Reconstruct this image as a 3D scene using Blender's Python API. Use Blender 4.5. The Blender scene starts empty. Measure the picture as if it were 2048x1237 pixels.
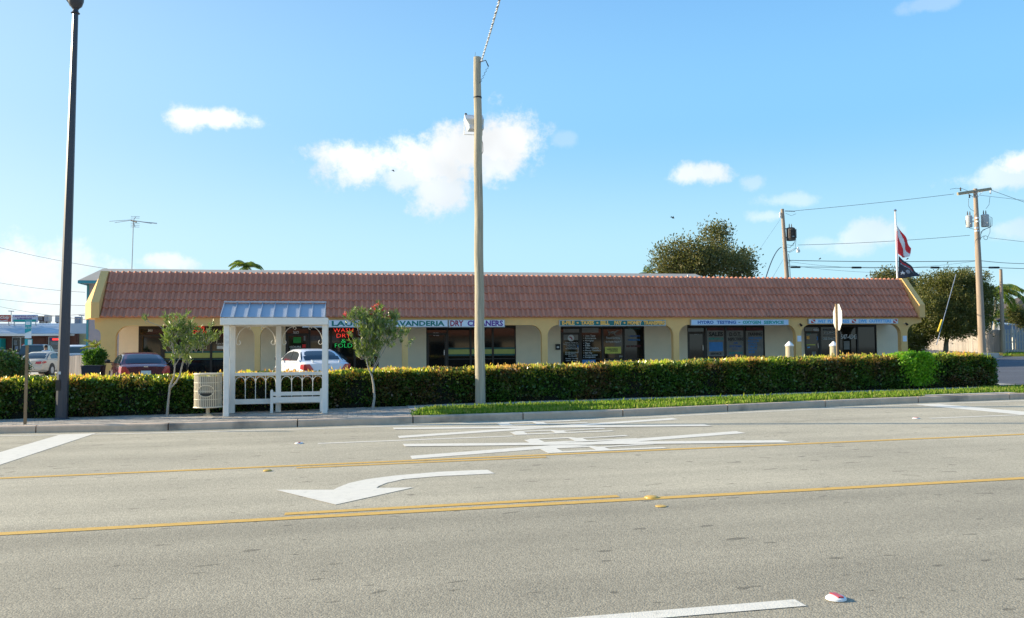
import bpy, bmesh, math, random
import numpy as np
from mathutils import Vector, Matrix

S = bpy.context.scene
COL = S.collection
R = math.radians
rnd = random.Random(7)

# ------------------------------------------------------------------ camera
FOC, EYE, ROLL, AZ = 1700.0, 1.5, 0.008, R(11.1)
PIT = math.atan(81.5 / FOC)
f0 = Vector((math.sin(AZ), math.cos(AZ), 0)); r0 = Vector((math.cos(AZ), -math.sin(AZ), 0)); z0 = Vector((0, 0, 1))
FW = f0 * math.cos(PIT) + z0 * math.sin(PIT)
u0 = -f0 * math.sin(PIT) + z0 * math.cos(PIT)
RT = r0 * math.cos(ROLL) - u0 * math.sin(ROLL)
UP = u0 * math.cos(ROLL) + r0 * math.sin(ROLL)
cam_data = bpy.data.cameras.new("camera"); cam = bpy.data.objects.new("camera", cam_data); COL.objects.link(cam)
M = Matrix((RT, UP, -FW)).transposed().to_4x4(); M.translation = Vector((0, 0, EYE)); cam.matrix_world = M
cam_data.sensor_width = 36.0; cam_data.lens = 36.0 * FOC / 2048; cam_data.clip_end = 6000; cam_data.clip_start = 0.1
S.camera = cam

# ------------------------------------------------------------------ light
SUN_AZ, SUN_EL = R(-69), R(21)          # from +Y, negative = towards -X
sun_dir = Vector((math.sin(SUN_AZ) * math.cos(SUN_EL), math.cos(SUN_AZ) * math.cos(SUN_EL), math.sin(SUN_EL)))
sd = bpy.data.lights.new("sun", 'SUN'); sd.energy = 4.0; sd.angle = R(0.5); sd.color = (1.0, 0.86, 0.62)
sun = bpy.data.objects.new("sun", sd); COL.objects.link(sun)
sun.rotation_euler = sun_dir.to_track_quat('Z', 'Y').to_euler()
S.view_settings.view_transform = 'Standard'; S.view_settings.look = 'None'
S.view_settings.exposure = 1.1; S.view_settings.gamma = 1.0; S.view_settings.use_curve_mapping = False

def ray(px, py):
    return FW + RT * ((px - 1024) / FOC) + UP * ((618.5 - py) / FOC)
def on_y(px, py, Y):
    d = ray(px, py); t = Y / d.y
    return Vector((0, 0, EYE)) + d * t

world = bpy.data.worlds.new("World"); S.world = world; world.use_nodes = True
wn = world.node_tree; wn.nodes.clear()
def wnode(t, **k):
    n = wn.nodes.new(t)
    for a, b in k.items(): setattr(n, a, b)
    return n
def wmath(op, a, b=None, c=None, clamp=False):
    n = wnode('ShaderNodeMath', operation=op, use_clamp=clamp)
    for i, v in enumerate((a, b, c)):
        if v is None: continue
        if isinstance(v, (int, float)): n.inputs[i].default_value = v
        else: wn.links.new(v, n.inputs[i])
    return n.outputs[0]
sky = wnode('ShaderNodeTexSky', sky_type='NISHITA'); sky.sun_disc = False
sky.sun_elevation = SUN_EL; sky.sun_rotation = SUN_AZ
sky.air_density = 1.0; sky.dust_density = 0.6; sky.ozone_density = 3.0
tc = wnode('ShaderNodeTexCoord'); DIR = tc.outputs['Generated']
def dotc(vec):
    n = wnode('ShaderNodeVectorMath', operation='DOT_PRODUCT'); wn.links.new(DIR, n.inputs[0]); n.inputs[1].default_value = vec
    return n.outputs['Value']
def noise(scale, detail, rough=0.6, off=(0, 0, 0)):
    mp = wnode('ShaderNodeMapping'); mp.inputs['Location'].default_value = off; wn.links.new(DIR, mp.inputs['Vector'])
    n = wnode('ShaderNodeTexNoise'); n.inputs['Scale'].default_value = scale; n.inputs['Detail'].default_value = detail
    n.inputs['Roughness'].default_value = rough; wn.links.new(mp.outputs[0], n.inputs['Vector'])
    return n.outputs['Fac']
n1 = noise(30, 10, 0.68); n2 = noise(9, 3, 0.5, (3, 1, 2))
nz = wmath('ADD', wmath('MULTIPLY', wmath('SUBTRACT', n1, 0.5), 2.6), wmath('MULTIPLY', wmath('SUBTRACT', n2, 0.5), 1.2))
# clouds: direction of the middle, angular half sizes, density
CLOUDS = [(372, 238, 34, 24, 1.0), (440, 238, 66, 20, 0.95), (728, 325, 86, 42, 0.95), (860, 322, 104, 52, 0.95), (915, 296, 96, 42, 1.0),
          (1008, 282, 68, 54, 1.0), (985, 320, 60, 40, 0.9), (880, 385, 60, 44, 0.85), (820, 352, 80, 30, 0.7), (1385, 348, 60, 20, 0.85), (1580, 400, 60, 15, 0.35), (1540, 432, 38, 14, 0.4),
          (1735, 472, 60, 24, 0.55), (1700, 495, 50, 20, 0.4), (1640, 488, 40, 14, 0.25), (2010, 350, 95, 26, 0.6), (2045, 325, 50, 24, 0.9), (2035, 458, 55, 18, 0.4),
          (335, 523, 50, 17, 0.8), (70, 545, 150, 70, 0.7), (170, 610, 160, 60, 0.7), (1865, 8, 60, 14, 0.2), (1505, 366, 20, 14, 0.3), (1130, 278, 24, 14, 0.2),
          (2500, 380, 220, 60, 0.8), (-500, 420, 260, 70, 0.8), (3300, 300, 300, 80, 0.8), (3100, 520, 260, 50, 0.7), (-900, 560, 260, 60, 0.7)]
mask = None
for (cx, cy, rx, ry, st) in CLOUDS:
    d = ray(cx, cy).normalized()
    rr = Vector((d.y, -d.x, 0)).normalized(); uu = rr.cross(d)
    k = ray(cx, cy).length
    a = wmath('DIVIDE', dotc(rr), rx / FOC / k); b = wmath('DIVIDE', dotc(uu), ry / FOC / k)
    e = wmath('SQRT', wmath('ADD', wmath('MULTIPLY', a, a), wmath('MULTIPLY', b, b)))
    e = wmath('ADD', e, wmath('MULTIPLY', wmath('LESS_THAN', dotc(d), 0.0), 50.0))
    e = wmath('ADD', e, nz)
    mr = wnode('ShaderNodeMapRange', interpolation_type='SMOOTHSTEP'); wn.links.new(e, mr.inputs['Value'])
    mr.inputs['From Min'].default_value = 1.35; mr.inputs['From Max'].default_value = 0.45
    mr.inputs['To Min'].default_value = 0.0; mr.inputs['To Max'].default_value = st
    mask = mr.outputs[0] if mask is None else wmath('MAXIMUM', mask, mr.outputs[0])
# the physical sky, pulled towards the pale cyan-to-azure sky of this humid coast
sep = wnode('ShaderNodeSeparateXYZ'); wn.links.new(DIR, sep.inputs[0])
el_ = wmath('MAXIMUM', sep.outputs['Z'], 0.0)
ramp = wnode('ShaderNodeValToRGB'); wn.links.new(el_, ramp.inputs[0]); cr_ = ramp.color_ramp; cr_.interpolation = 'EASE'
for i_, (p_, c_) in enumerate([(0.0, (0.80, 0.98, 1.0)), (0.10, (0.50, 0.86, 1.04)), (0.26, (0.265, 0.655, 1.06)), (0.50, (0.16, 0.45, 0.95)), (1.0, (0.12, 0.32, 0.68))]):
    e_ = cr_.elements[i_] if i_ < 2 else cr_.elements.new(p_)
    e_.position = p_; e_.color = (*c_, 1)
glow = wmath('POWER', wmath('MULTIPLY_ADD', dotc(sun_dir), 0.5, 0.5), 5.0)
gl2 = wmath('MULTIPLY', glow, wmath('SUBTRACT', 1.0, wmath('MULTIPLY', el_, 1.1, clamp=True), clamp=True))
white = wnode('ShaderNodeMix', data_type='RGBA'); wn.links.new(wmath('MULTIPLY', gl2, 1.3, clamp=True), white.inputs['Factor']); wn.links.new(ramp.outputs[0], white.inputs['A']); white.inputs['B'].default_value = (0.90, 1.06, 1.09, 1)
SKY_STR = 0.1
s10 = wnode('ShaderNodeVectorMath', operation='SCALE'); wn.links.new(white.outputs['Result'], s10.inputs[0]); s10.inputs['Scale'].default_value = 4.65
sky_mix = wnode('ShaderNodeMix', data_type='RGBA'); sky_mix.inputs['Factor'].default_value = 0.9
wn.links.new(sky.outputs[0], sky_mix.inputs['A']); wn.links.new(s10.outputs[0], sky_mix.inputs['B'])
mx = wnode('ShaderNodeMix', data_type='RGBA'); wn.links.new(mask, mx.inputs['Factor'])
wn.links.new(sky_mix.outputs['Result'], mx.inputs['A'])
cs = wnode('ShaderNodeMapRange'); wn.links.new(n2, cs.inputs['Value']); cs.inputs['From Min'].default_value = 0.3; cs.inputs['From Max'].default_value = 0.6; cs.inputs['To Min'].default_value = 4.3; cs.inputs['To Max'].default_value = 5.4
cc = wnode('ShaderNodeVectorMath', operation='SCALE'); cc.inputs[0].default_value = (0.97, 1.0, 1.02); wn.links.new(cs.outputs[0], cc.inputs['Scale'])
wn.links.new(cc.outputs[0], mx.inputs['B'])
bg = wnode('ShaderNodeBackground'); bg.inputs['Strength'].default_value = SKY_STR; wn.links.new(mx.outputs['Result'], bg.inputs['Color'])
wo = wnode('ShaderNodeOutputWorld'); wn.links.new(bg.outputs[0], wo.inputs['Surface'])

# ------------------------------------------------------------------ ground height
G = 0.0102
def grade(x, y=0.0):
    z = G * max(-12.0, min(60.0, x))
    if y > 28: z += 0.010 * (min(y, 75.0) - 28)
    return z
def lot(x, y): return grade(x, y) + 0.13
def hit(px, py, dz=0.0, lim=400):
    d = ray(px, py); o = Vector((0, 0, EYE)); t = 2.0
    while t < lim:
        p = o + d * t
        if p.z <= grade(p.x, p.y) + dz: return p
        t += 0.02
    return o + d * lim

# ------------------------------------------------------------------ materials
def P(m): return m.node_tree.nodes['Principled BSDF']
def mat(name, color, rough=0.7, metal=0.0, var=0.12, scale=6.0, bump=0.0, bscale=None, spec=0.5, island=0.0, dirt=None, stretch=(1, 1, 1), emit=0.0, coat=0.0, trans=None):
    m = bpy.data.materials.new(name); m.use_nodes = True; nt = m.node_tree; p = P(m)
    p.inputs['Roughness'].default_value = rough; p.inputs['Metallic'].default_value = metal
    p.inputs['Specular IOR Level'].default_value = spec; p.inputs['Coat Weight'].default_value = coat
    tcn = nt.nodes.new('ShaderNodeTexCoord'); mp = nt.nodes.new('ShaderNodeMapping'); mp.inputs['Scale'].default_value = stretch
    nt.links.new(tcn.outputs['Object'], mp.inputs['Vector'])
    n = nt.nodes.new('ShaderNodeTexNoise'); n.inputs['Scale'].default_value = scale; n.inputs['Detail'].default_value = 5; n.inputs['Roughness'].default_value = 0.65
    nt.links.new(mp.outputs[0], n.inputs['Vector'])
    r = nt.nodes.new('ShaderNodeMapRange'); r.inputs['From Min'].default_value = 0.25; r.inputs['From Max'].default_value = 0.75
    r.inputs['To Min'].default_value = 1 - var; r.inputs['To Max'].default_value = 1 + var; nt.links.new(n.outputs['Fac'], r.inputs['Value'])
    out = r.outputs[0]
    if island:
        g = nt.nodes.new('ShaderNodeNewGeometry'); oi = nt.nodes.new('ShaderNodeObjectInfo')
        ad = nt.nodes.new('ShaderNodeMath'); ad.operation = 'ADD'; nt.links.new(g.outputs['Random Per Island'], ad.inputs[0]); nt.links.new(oi.outputs['Random'], ad.inputs[1])
        fr = nt.nodes.new('ShaderNodeMath'); fr.operation = 'FRACT'; nt.links.new(ad.outputs[0], fr.inputs[0])
        ml = nt.nodes.new('ShaderNodeMath'); ml.operation = 'MULTIPLY_ADD'; nt.links.new(fr.outputs[0], ml.inputs[0]); ml.inputs[1].default_value = 2 * island; ml.inputs[2].default_value = 1 - island
        mm = nt.nodes.new('ShaderNodeMath'); mm.operation = 'MULTIPLY'; nt.links.new(ml.outputs[0], mm.inputs[0]); nt.links.new(out, mm.inputs[1]); out = mm.outputs[0]
    vm = nt.nodes.new('ShaderNodeVectorMath'); vm.operation = 'SCALE'; vm.inputs[0].default_value = color[:3]; nt.links.new(out, vm.inputs['Scale'])
    colout = vm.outputs[0]
    if dirt:      # (colour, scale, threshold, amount)
        dn = nt.nodes.new('ShaderNodeTexNoise'); dn.inputs['Scale'].default_value = dirt[1]; dn.inputs['Detail'].default_value = 6; nt.links.new(mp.outputs[0], dn.inputs['Vector'])
        dr = nt.nodes.new('ShaderNodeMapRange'); dr.inputs['From Min'].default_value = dirt[2]; dr.inputs['From Max'].default_value = dirt[2] + 0.15
        dr.inputs['To Max'].default_value = dirt[3]; nt.links.new(dn.outputs['Fac'], dr.inputs['Value'])
        mi = nt.nodes.new('ShaderNodeMix'); mi.data_type = 'RGBA'; nt.links.new(dr.outputs[0], mi.inputs['Factor']); nt.links.new(colout, mi.inputs['A']); mi.inputs['B'].default_value = (*dirt[0], 1)
        colout = mi.outputs['Result']
    nt.links.new(colout, p.inputs['Base Color'])
    if bump:
        bn = nt.nodes.new('ShaderNodeTexNoise'); bn.inputs['Scale'].default_value = bscale or scale * 8; bn.inputs['Detail'].default_value = 4; nt.links.new(mp.outputs[0], bn.inputs['Vector'])
        b = nt.nodes.new('ShaderNodeBump'); b.inputs['Strength'].default_value = bump; b.inputs['Distance'].default_value = 0.02
        nt.links.new(bn.outputs['Fac'], b.inputs['Height']); nt.links.new(b.outputs[0], p.inputs['Normal'])
    if emit: p.inputs['Emission Color'].default_value = (*color[:3], 1); p.inputs['Emission Strength'].default_value = emit
    return m

def leaf_mat(name, cols, transl=0.35, rough=0.45, spec=0.4, patch=0.0):
    m = bpy.data.materials.new(name); m.use_nodes = True; nt = m.node_tree; p = P(m)
    g = nt.nodes.new('ShaderNodeNewGeometry'); cr = nt.nodes.new('ShaderNodeValToRGB'); nt.links.new(g.outputs['Random Per Island'], cr.inputs[0])
    if patch:
        tcn = nt.nodes.new('ShaderNodeTexCoord'); pn = nt.nodes.new('ShaderNodeTexNoise'); pn.inputs['Scale'].default_value = 1.3; pn.inputs['Detail'].default_value = 3; nt.links.new(tcn.outputs['Object'], pn.inputs['Vector'])
        m1 = nt.nodes.new('ShaderNodeMapRange'); nt.links.new(pn.outputs['Fac'], m1.inputs['Value']); m1.inputs['From Min'].default_value = 0.34; m1.inputs['From Max'].default_value = 0.66; m1.inputs['To Max'].default_value = patch
        m2 = nt.nodes.new('ShaderNodeMath'); m2.operation = 'MULTIPLY_ADD'; nt.links.new(g.outputs['Random Per Island'], m2.inputs[0]); m2.inputs[1].default_value = 1 - patch; nt.links.new(m1.outputs[0], m2.inputs[2]); nt.links.new(m2.outputs[0], cr.inputs[0])
    el = cr.color_ramp.elements
    while len(el) < len(cols): el.new(0.5)
    for i, c in enumerate(cols): el[i].position = i / (len(cols) - 1); el[i].color = (*c, 1)
    p.inputs['Roughness'].default_value = rough; p.inputs['Specular IOR Level'].default_value = spec
    nt.links.new(cr.outputs[0], p.inputs['Base Color'])
    t = nt.nodes.new('ShaderNodeBsdfTranslucent'); sc_ = nt.nodes.new('ShaderNodeVectorMath'); sc_.operation = 'MULTIPLY'; sc_.inputs[1].default_value = (1.5, 1.6, 0.7)
    nt.links.new(cr.outputs[0], sc_.inputs[0]); nt.links.new(sc_.outputs[0], t.inputs['Color'])
    mxs = nt.nodes.new('ShaderNodeMixShader'); mxs.inputs[0].default_value = transl
    nt.links.new(p.outputs[0], mxs.inputs[1]); nt.links.new(t.outputs[0], mxs.inputs[2])
    nt.links.new(mxs.outputs[0], nt.nodes['Material Output'].inputs['Surface'])
    return m

def asphalt(name, base, light, agg=0.35, patch=0.12, lanes=False):
    m = bpy.data.materials.new(name); m.use_nodes = True; nt = m.node_tree; p = P(m); L = nt.links.new
    p.inputs['Roughness'].default_value = 0.85; p.inputs['Specular IOR Level'].default_value = 0.35
    tcn = nt.nodes.new('ShaderNodeTexCoord'); o = tcn.outputs['Object']
    def ns(scale, det, rg=0.6, st=(1, 1, 1)):
        mp = nt.nodes.new('ShaderNodeMapping'); mp.inputs['Scale'].default_value = st; L(o, mp.inputs['Vector'])
        n = nt.nodes.new('ShaderNodeTexNoise'); n.inputs['Scale'].default_value = scale; n.inputs['Detail'].default_value = det; n.inputs['Roughness'].default_value = rg; L(mp.outputs[0], n.inputs['Vector']); return n.outputs['Fac']
    def mr(v, a, b, c, d):
        n = nt.nodes.new('ShaderNodeMapRange'); L(v, n.inputs['Value'])
        for i, x in zip(('From Min', 'From Max', 'To Min', 'To Max'), (a, b, c, d)): n.inputs[i].default_value = x
        return n.outputs[0]
    def mul(a, b):
        n = nt.nodes.new('ShaderNodeMath'); n.operation = 'MULTIPLY'; L(a, n.inputs[0]); L(b, n.inputs[1]); return n.outputs[0]
    fine = mr(ns(120, 3, 0.75), 0.33, 0.67, 1 - agg * 0.75, 1 + agg * 0.75)
    big = mr(ns(0.35, 4), 0.3, 0.7, 1 - patch, 1 + patch)
    streak = mr(ns(1.1, 3, 0.6, (0.03, 1, 1)), 0.3, 0.7, 0.88, 1.12)
    spots = mr(ns(8.0, 1.0, 0.4, (0.45, 1.0, 1)), 0.715, 0.735, 1.0, 0.6)
    f = mul(mul(mul(fine, big), streak), spots)
    if lanes:      # the near lane is darker than the far ones
        sp = nt.nodes.new('ShaderNodeSeparateXYZ'); L(o, sp.inputs[0]); f = mul(f, mr(sp.outputs['Y'], 7.6, 8.6, 0.93, 1.20))
        cw = nt.nodes.new('ShaderNodeTexNoise'); cw.inputs['Scale'].default_value = 0.8; cw.inputs['Detail'].default_value = 8; L(o, cw.inputs['Vector'])
        f = mul(f, mr(mr(ns(0.22, 9, 0.62), 0.492, 0.508, -1, 1), -1, 1, 1, 1)) if False else f
    vor = nt.nodes.new('ShaderNodeTexVoronoi'); vor.inputs['Scale'].default_value = 85; L(o, vor.inputs['Vector'])
    mi = nt.nodes.new('ShaderNodeMix'); mi.data_type = 'RGBA'; L(mr(vor.outputs['Color'], 0.2, 0.8, 0, 1), mi.inputs['Factor'])
    mi.inputs['A'].default_value = (*base, 1); mi.inputs['B'].default_value = (*light, 1)
    vm = nt.nodes.new('ShaderNodeVectorMath'); vm.operation = 'SCALE'; L(mi.outputs['Result'], vm.inputs[0]); L(f, vm.inputs['Scale']); L(vm.outputs[0], p.inputs['Base Color'])
    b = nt.nodes.new('ShaderNodeBump'); b.inputs['Strength'].default_value = 0.45; b.inputs['Distance'].default_value = 0.006
    L(vor.outputs['Distance'], b.inputs['Height']); b.invert = True
    L(b.outputs[0], p.inputs['Normal'])
    return m

MT = dict(
    road=asphalt("pale worn asphalt", (0.285, 0.252, 0.187), (0.44, 0.39, 0.287), lanes=True),
    lot=asphalt("parking asphalt", (0.34, 0.32, 0.28), (0.44, 0.41, 0.36), 0.25), drive=asphalt("driveway asphalt", (0.075, 0.08, 0.10), (0.12, 0.125, 0.14), 0.25),
    ground=mat("sandy ground", (0.28, 0.26, 0.21), 0.95, var=0.2, scale=1.5, dirt=((0.10, 0.13, 0.05), 0.6, 0.5, 0.8)),
    concrete=mat("kerb concrete", (0.60, 0.45, 0.33), 0.9, var=0.15, scale=4, bump=0.25, bscale=60, dirt=((0.09, 0.09, 0.09), 1.1, 0.56, 0.75)),
    slab=mat("walk concrete", (0.50, 0.46, 0.40), 0.9, var=0.12, scale=3, bump=0.15, island=0.06, dirt=((0.13, 0.12, 0.11), 1.6, 0.6, 0.5)),
    paver=mat("brick pavers", (0.37, 0.33, 0.28), 0.9, var=0.15, scale=8, island=0.28, bump=0.2),
    white=mat("white road paint", (0.74, 0.69, 0.59), 0.7, var=0.07, scale=9, bump=0.2, bscale=90, dirt=((0.50, 0.46, 0.38), 11, 0.60, 0.7)),
    yellow=mat("yellow road paint", (0.66, 0.40, 0.085), 0.7, var=0.08, scale=9, bump=0.2, bscale=90, dirt=((0.40, 0.30, 0.14), 16, 0.58, 0.8)),
    tile=mat("red clay roof tile", (0.58, 0.228, 0.138), 0.8, var=0.16, scale=7, island=0.09, bump=0.15, dirt=((0.34, 0.18, 0.13), 3, 0.55, 0.6)),
    mustard=mat("mustard stucco", (0.80, 0.485, 0.18), 0.9, var=0.06, scale=2.5, bump=0.35, bscale=45, dirt=((0.50, 0.36, 0.17), 1.5, 0.62, 0.4)),
    cream=mat("cream stucco", (0.82, 0.68, 0.48), 0.92, var=0.05, scale=2.5, bump=0.35, bscale=45),
    soffit=mat("soffit paint", (0.72, 0.66, 0.52), 0.9),
    frame=mat("dark bronze aluminium", (0.028, 0.022, 0.018), 0.4, metal=0.3),
    glass=mat("dark tinted glass", (0.008, 0.010, 0.011), 0.04, var=0.3, scale=0.8, spec=0.5),
    whitepaint=mat("white painted wood", (0.86, 0.80, 0.71), 0.6, var=0.05, scale=5, dirt=((0.45, 0.40, 0.32), 3, 0.66, 0.5)),
    beige=mat("beige coated steel", (0.66, 0.58, 0.43), 0.5, var=0.05),
    metalroof=mat("blue grey metal roof", (0.42, 0.46, 0.52), 0.45, metal=0.15, var=0.06, scale=2),
    polewood=mat("weathered pole wood", (0.43, 0.375, 0.275), 0.95, var=0.35, scale=7, stretch=(2.5, 2.5, 0.12), bump=0.8, bscale=20, dirt=((0.14, 0.12, 0.09), 5, 0.60, 0.8)),
    polewood2=mat("brown pole wood", (0.37, 0.285, 0.215), 0.95, var=0.3, scale=7, stretch=(2.5, 2.5, 0.12), bump=0.5, bscale=20),
    lamppaint=mat("dark grey lamp paint", (0.045, 0.047, 0.060), 0.42, metal=0.0, spec=0.5, var=0.1, scale=3),
    darkgreen=mat("dark painted steel", (0.035, 0.032, 0.025), 0.5, metal=0.3),
    black=mat("black rubber", (0.012, 0.012, 0.012), 0.6),
    darkwire=mat("wire insulation", (0.03, 0.03, 0.035), 0.6),
    steel=mat("galvanised steel", (0.42, 0.43, 0.44), 0.4, metal=0.6),
    greycan=mat("grey transformer paint", (0.50, 0.51, 0.51), 0.45, var=0.1, dirt=((0.25, 0.24, 0.22), 4, 0.6, 0.6)),
    darkcan=mat("rusted dark transformer", (0.10, 0.085, 0.075), 0.7, var=0.4, scale=8),
    bark=mat("grey bark", (0.20, 0.175, 0.14), 0.95, var=0.3, scale=14, bump=0.6),
    palebark=mat("pale bark", (0.40, 0.36, 0.30), 0.9, var=0.2, scale=18, bump=0.4),
    core=mat("hedge twigs", (0.010, 0.012, 0.006), 1.0, var=0.4, scale=12),  # near-black colour stands for the shade between the hedge leaves
    fencewood=mat("weathered fence board", (0.47, 0.41, 0.35), 0.95, var=0.2, scale=4, stretch=(3, 3, 0.3), island=0.15),
    teal=mat("teal sign paint", (0.01, 0.33, 0.38), 0.5), signwhite=mat("white sign face", (0.68, 0.74, 0.80), 0.4, var=0.04),
    signteal=mat("dark teal sign face", (0.0, 0.13, 0.125), 0.4), signblue=mat("pale blue sign face", (0.46, 0.62, 0.78), 0.4, var=0.03),
    green=mat("green lettering", (0.0, 0.16, 0.13), 0.5), crimson=mat("crimson lettering", (0.30, 0.015, 0.06), 0.5), purple=mat("purple lettering", (0.10, 0.02, 0.24), 0.5),
    orange=mat("orange lettering", (0.95, 0.48, 0.08), 0.5), paleedge=mat("pale letter edge", (0.70, 0.72, 0.66), 0.5), blue=mat("blue lettering", (0.02, 0.10, 0.34), 0.5),
    seagreen=mat("sea green lettering", (0.0, 0.30, 0.25), 0.5), skyblue=mat("sky blue lettering", (0.10, 0.40, 0.72), 0.5),
    red=mat("red paint", (0.52, 0.03, 0.03), 0.45), whiteletter=mat("white window lettering", (0.62, 0.64, 0.64), 0.6),
    olivefilm=mat("yellow green window band", (0.40, 0.42, 0.09), 0.4), tealfilm=mat("teal window band", (0.0, 0.085, 0.075), 0.4),
    neonred=mat("red neon tube", (1.0, 0.05, 0.03), 0.4, emit=0.8), neongreen=mat("green neon tube", (0.02, 0.75, 0.15), 0.4, emit=0.45),
    sheetgreen=mat("green paper", (0.02, 0.30, 0.05), 0.6), sheetgrey=mat("grey paper", (0.22, 0.24, 0.26), 0.6), sheetyellow=mat("yellow placard", (0.62, 0.60, 0.10), 0.5),
    sheetblue=mat("blue placard", (0.04, 0.22, 0.55), 0.5), poster=mat("pale window poster", (0.20, 0.19, 0.17), 0.5, var=0.3, scale=3),
    posterred=mat("dark red banner", (0.13, 0.03, 0.03), 0.6, var=0.4, scale=10),
    roofgrey=mat("grey roof membrane", (0.33, 0.31, 0.28), 0.9, var=0.1, scale=1.2), bluewall=mat("blue grey wall", (0.24, 0.28, 0.36), 0.9, var=0.05),
    tealtrim=mat("teal trim", (0.03, 0.22, 0.30), 0.6), flatroof=mat("roof gravel", (0.40, 0.38, 0.35), 0.95),
    brick=mat("dark red brick", (0.16, 0.07, 0.05), 0.9, var=0.2, scale=9), metalwhite=mat("pale blue roof metal", (0.50, 0.58, 0.66), 0.4, var=0.1, scale=1.5, metal=0.1),
    yellowwall=mat("faded yellow wall", (0.42, 0.40, 0.24), 0.9), darkroof=mat("brown shingle roof", (0.085, 0.07, 0.062), 0.95, var=0.25, scale=5),
    redsign=mat("red sign face", (0.42, 0.08, 0.06), 0.5), palesign=mat("pale lilac sign face", (0.50, 0.52, 0.62), 0.5),
    carwhite=mat("white car paint", (0.72, 0.74, 0.78), 0.28, var=0.02, coat=0.5), carred=mat("dark red car paint", (0.075, 0.008, 0.018), 0.22, var=0.02, coat=0.8),
    carbeige=mat("beige car paint", (0.52, 0.48, 0.40), 0.4, var=0.04, coat=0.3, dirt=((0.30, 0.24, 0.17), 2, 0.6, 0.3)), cardark=mat("dark blue car paint", (0.015, 0.018, 0.03), 0.3, coat=0.5),
    carglass=mat("car glass", (0.03, 0.045, 0.06), 0.05, spec=0.8), tail=mat("red tail lamp", (0.40, 0.02, 0.02), 0.2, coat=0.6), plate=mat("licence plate", (0.50, 0.58, 0.58), 0.5),
    chrome=mat("bright metal", (0.6, 0.6, 0.62), 0.2, metal=0.9), yellowkerb=mat("yellow painted kerb", (0.75, 0.50, 0.04), 0.7),
    bin=mat("dark blue plastic", (0.005, 0.010, 0.024), 0.6), piling=mat("piling wood", (0.42, 0.36, 0.24), 0.95, var=0.25, scale=8, stretch=(2, 2, 0.3)),
    capwhite=mat("white plastic cap", (0.80, 0.80, 0.78), 0.5), stopback=mat("bare aluminium sign back", (0.66, 0.67, 0.63), 0.55, metal=0.1),
    signpost=mat("brown steel post", (0.26, 0.17, 0.09), 0.7, var=0.2), guardyellow=mat("yellow guy guard", (0.72, 0.50, 0.04), 0.6),
    flagred=mat("red flag cloth", (0.78, 0.035, 0.04), 0.8), flagwhite=mat("white flag cloth", (0.88, 0.86, 0.84), 0.8), flagblack=mat("black flag cloth", (0.05, 0.05, 0.065), 0.8),
    flaggrey=mat("grey flag print", (0.38, 0.38, 0.42), 0.8), skin=mat("skin", (0.30, 0.16, 0.10), 0.6), shirt=mat("light blue shirt", (0.35, 0.50, 0.68), 0.9), hair=mat("dark hair", (0.02, 0.015, 0.012), 0.8),
    trousers=mat("dark trousers", (0.03, 0.03, 0.045), 0.9), bird=mat("dark feathers", (0.05, 0.05, 0.055), 0.8),
    rpmwhite=mat("white ceramic marker", (0.78, 0.78, 0.76), 0.35), rpmyellow=mat("yellow ceramic marker", (0.66, 0.40, 0.07), 0.4), reflector=mat("red reflector", (0.55, 0.02, 0.02), 0.2),
    weatherbox=mat("light grey enclosure", (0.62, 0.66, 0.70), 0.4, var=0.03), cablegrey=mat("pale twisted cable", (0.62, 0.64, 0.66), 0.5),
    leaf=leaf_mat("hedge leaf", [(0.020, 0.060, 0.010), (0.060, 0.150, 0.020), (0.11, 0.20, 0.026), (0.035, 0.09, 0.015), (0.15, 0.13, 0.032), (0.10, 0.07, 0.028), (0.20, 0.09, 0.042)], 0.25, 0.28, 0.6, 0.5),
    tip=leaf_mat("young hedge leaf", [(0.34, 0.50, 0.05), (0.58, 0.58, 0.09), (0.46, 0.46, 0.07), (0.70, 0.42, 0.13), (0.70, 0.32, 0.13), (0.80, 0.55, 0.28)], 0.45, 0.25, 0.6, 0.5),
    brightleaf=leaf_mat("bright shrub leaf", [(0.10, 0.26, 0.014), (0.20, 0.42, 0.028), (0.34, 0.54, 0.05)], 0.4),
    bushleaf=leaf_mat("bush leaf", [(0.03, 0.09, 0.010), (0.07, 0.16, 0.018), (0.14, 0.24, 0.03)], 0.35),
    oleander=leaf_mat("oleander leaf", [(0.09, 0.16, 0.03), (0.17, 0.25, 0.06), (0.30, 0.36, 0.11), (0.14, 0.20, 0.06)], 0.3, 0.3, 0.6),
    flower=leaf_mat("red petal", [(0.6, 0.02, 0.03), (0.7, 0.08, 0.10)], 0.3),
    oak=leaf_mat("tree leaf", [(0.085, 0.10, 0.035), (0.14, 0.14, 0.045), (0.21, 0.18, 0.065), (0.10, 0.12, 0.045)], 0.3, 0.5),
    oak2=leaf_mat("olive tree leaf", [(0.060, 0.080, 0.022), (0.12, 0.13, 0.032), (0.20, 0.18, 0.055), (0.08, 0.10, 0.03)], 0.3, 0.5),
    palm=leaf_mat("palm leaflet", [(0.08, 0.15, 0.02), (0.17, 0.24, 0.04), (0.32, 0.32, 0.07)], 0.35, 0.4),
    grass=leaf_mat("grass blade", [(0.11, 0.22, 0.02), (0.19, 0.32, 0.035), (0.28, 0.38, 0.06), (0.42, 0.40, 0.15)], 0.4, 0.6, 0.2),
    soil=mat("turf soil", (0.13, 0.17, 0.05), 1.0, var=0.3, scale=9),
)

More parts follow.
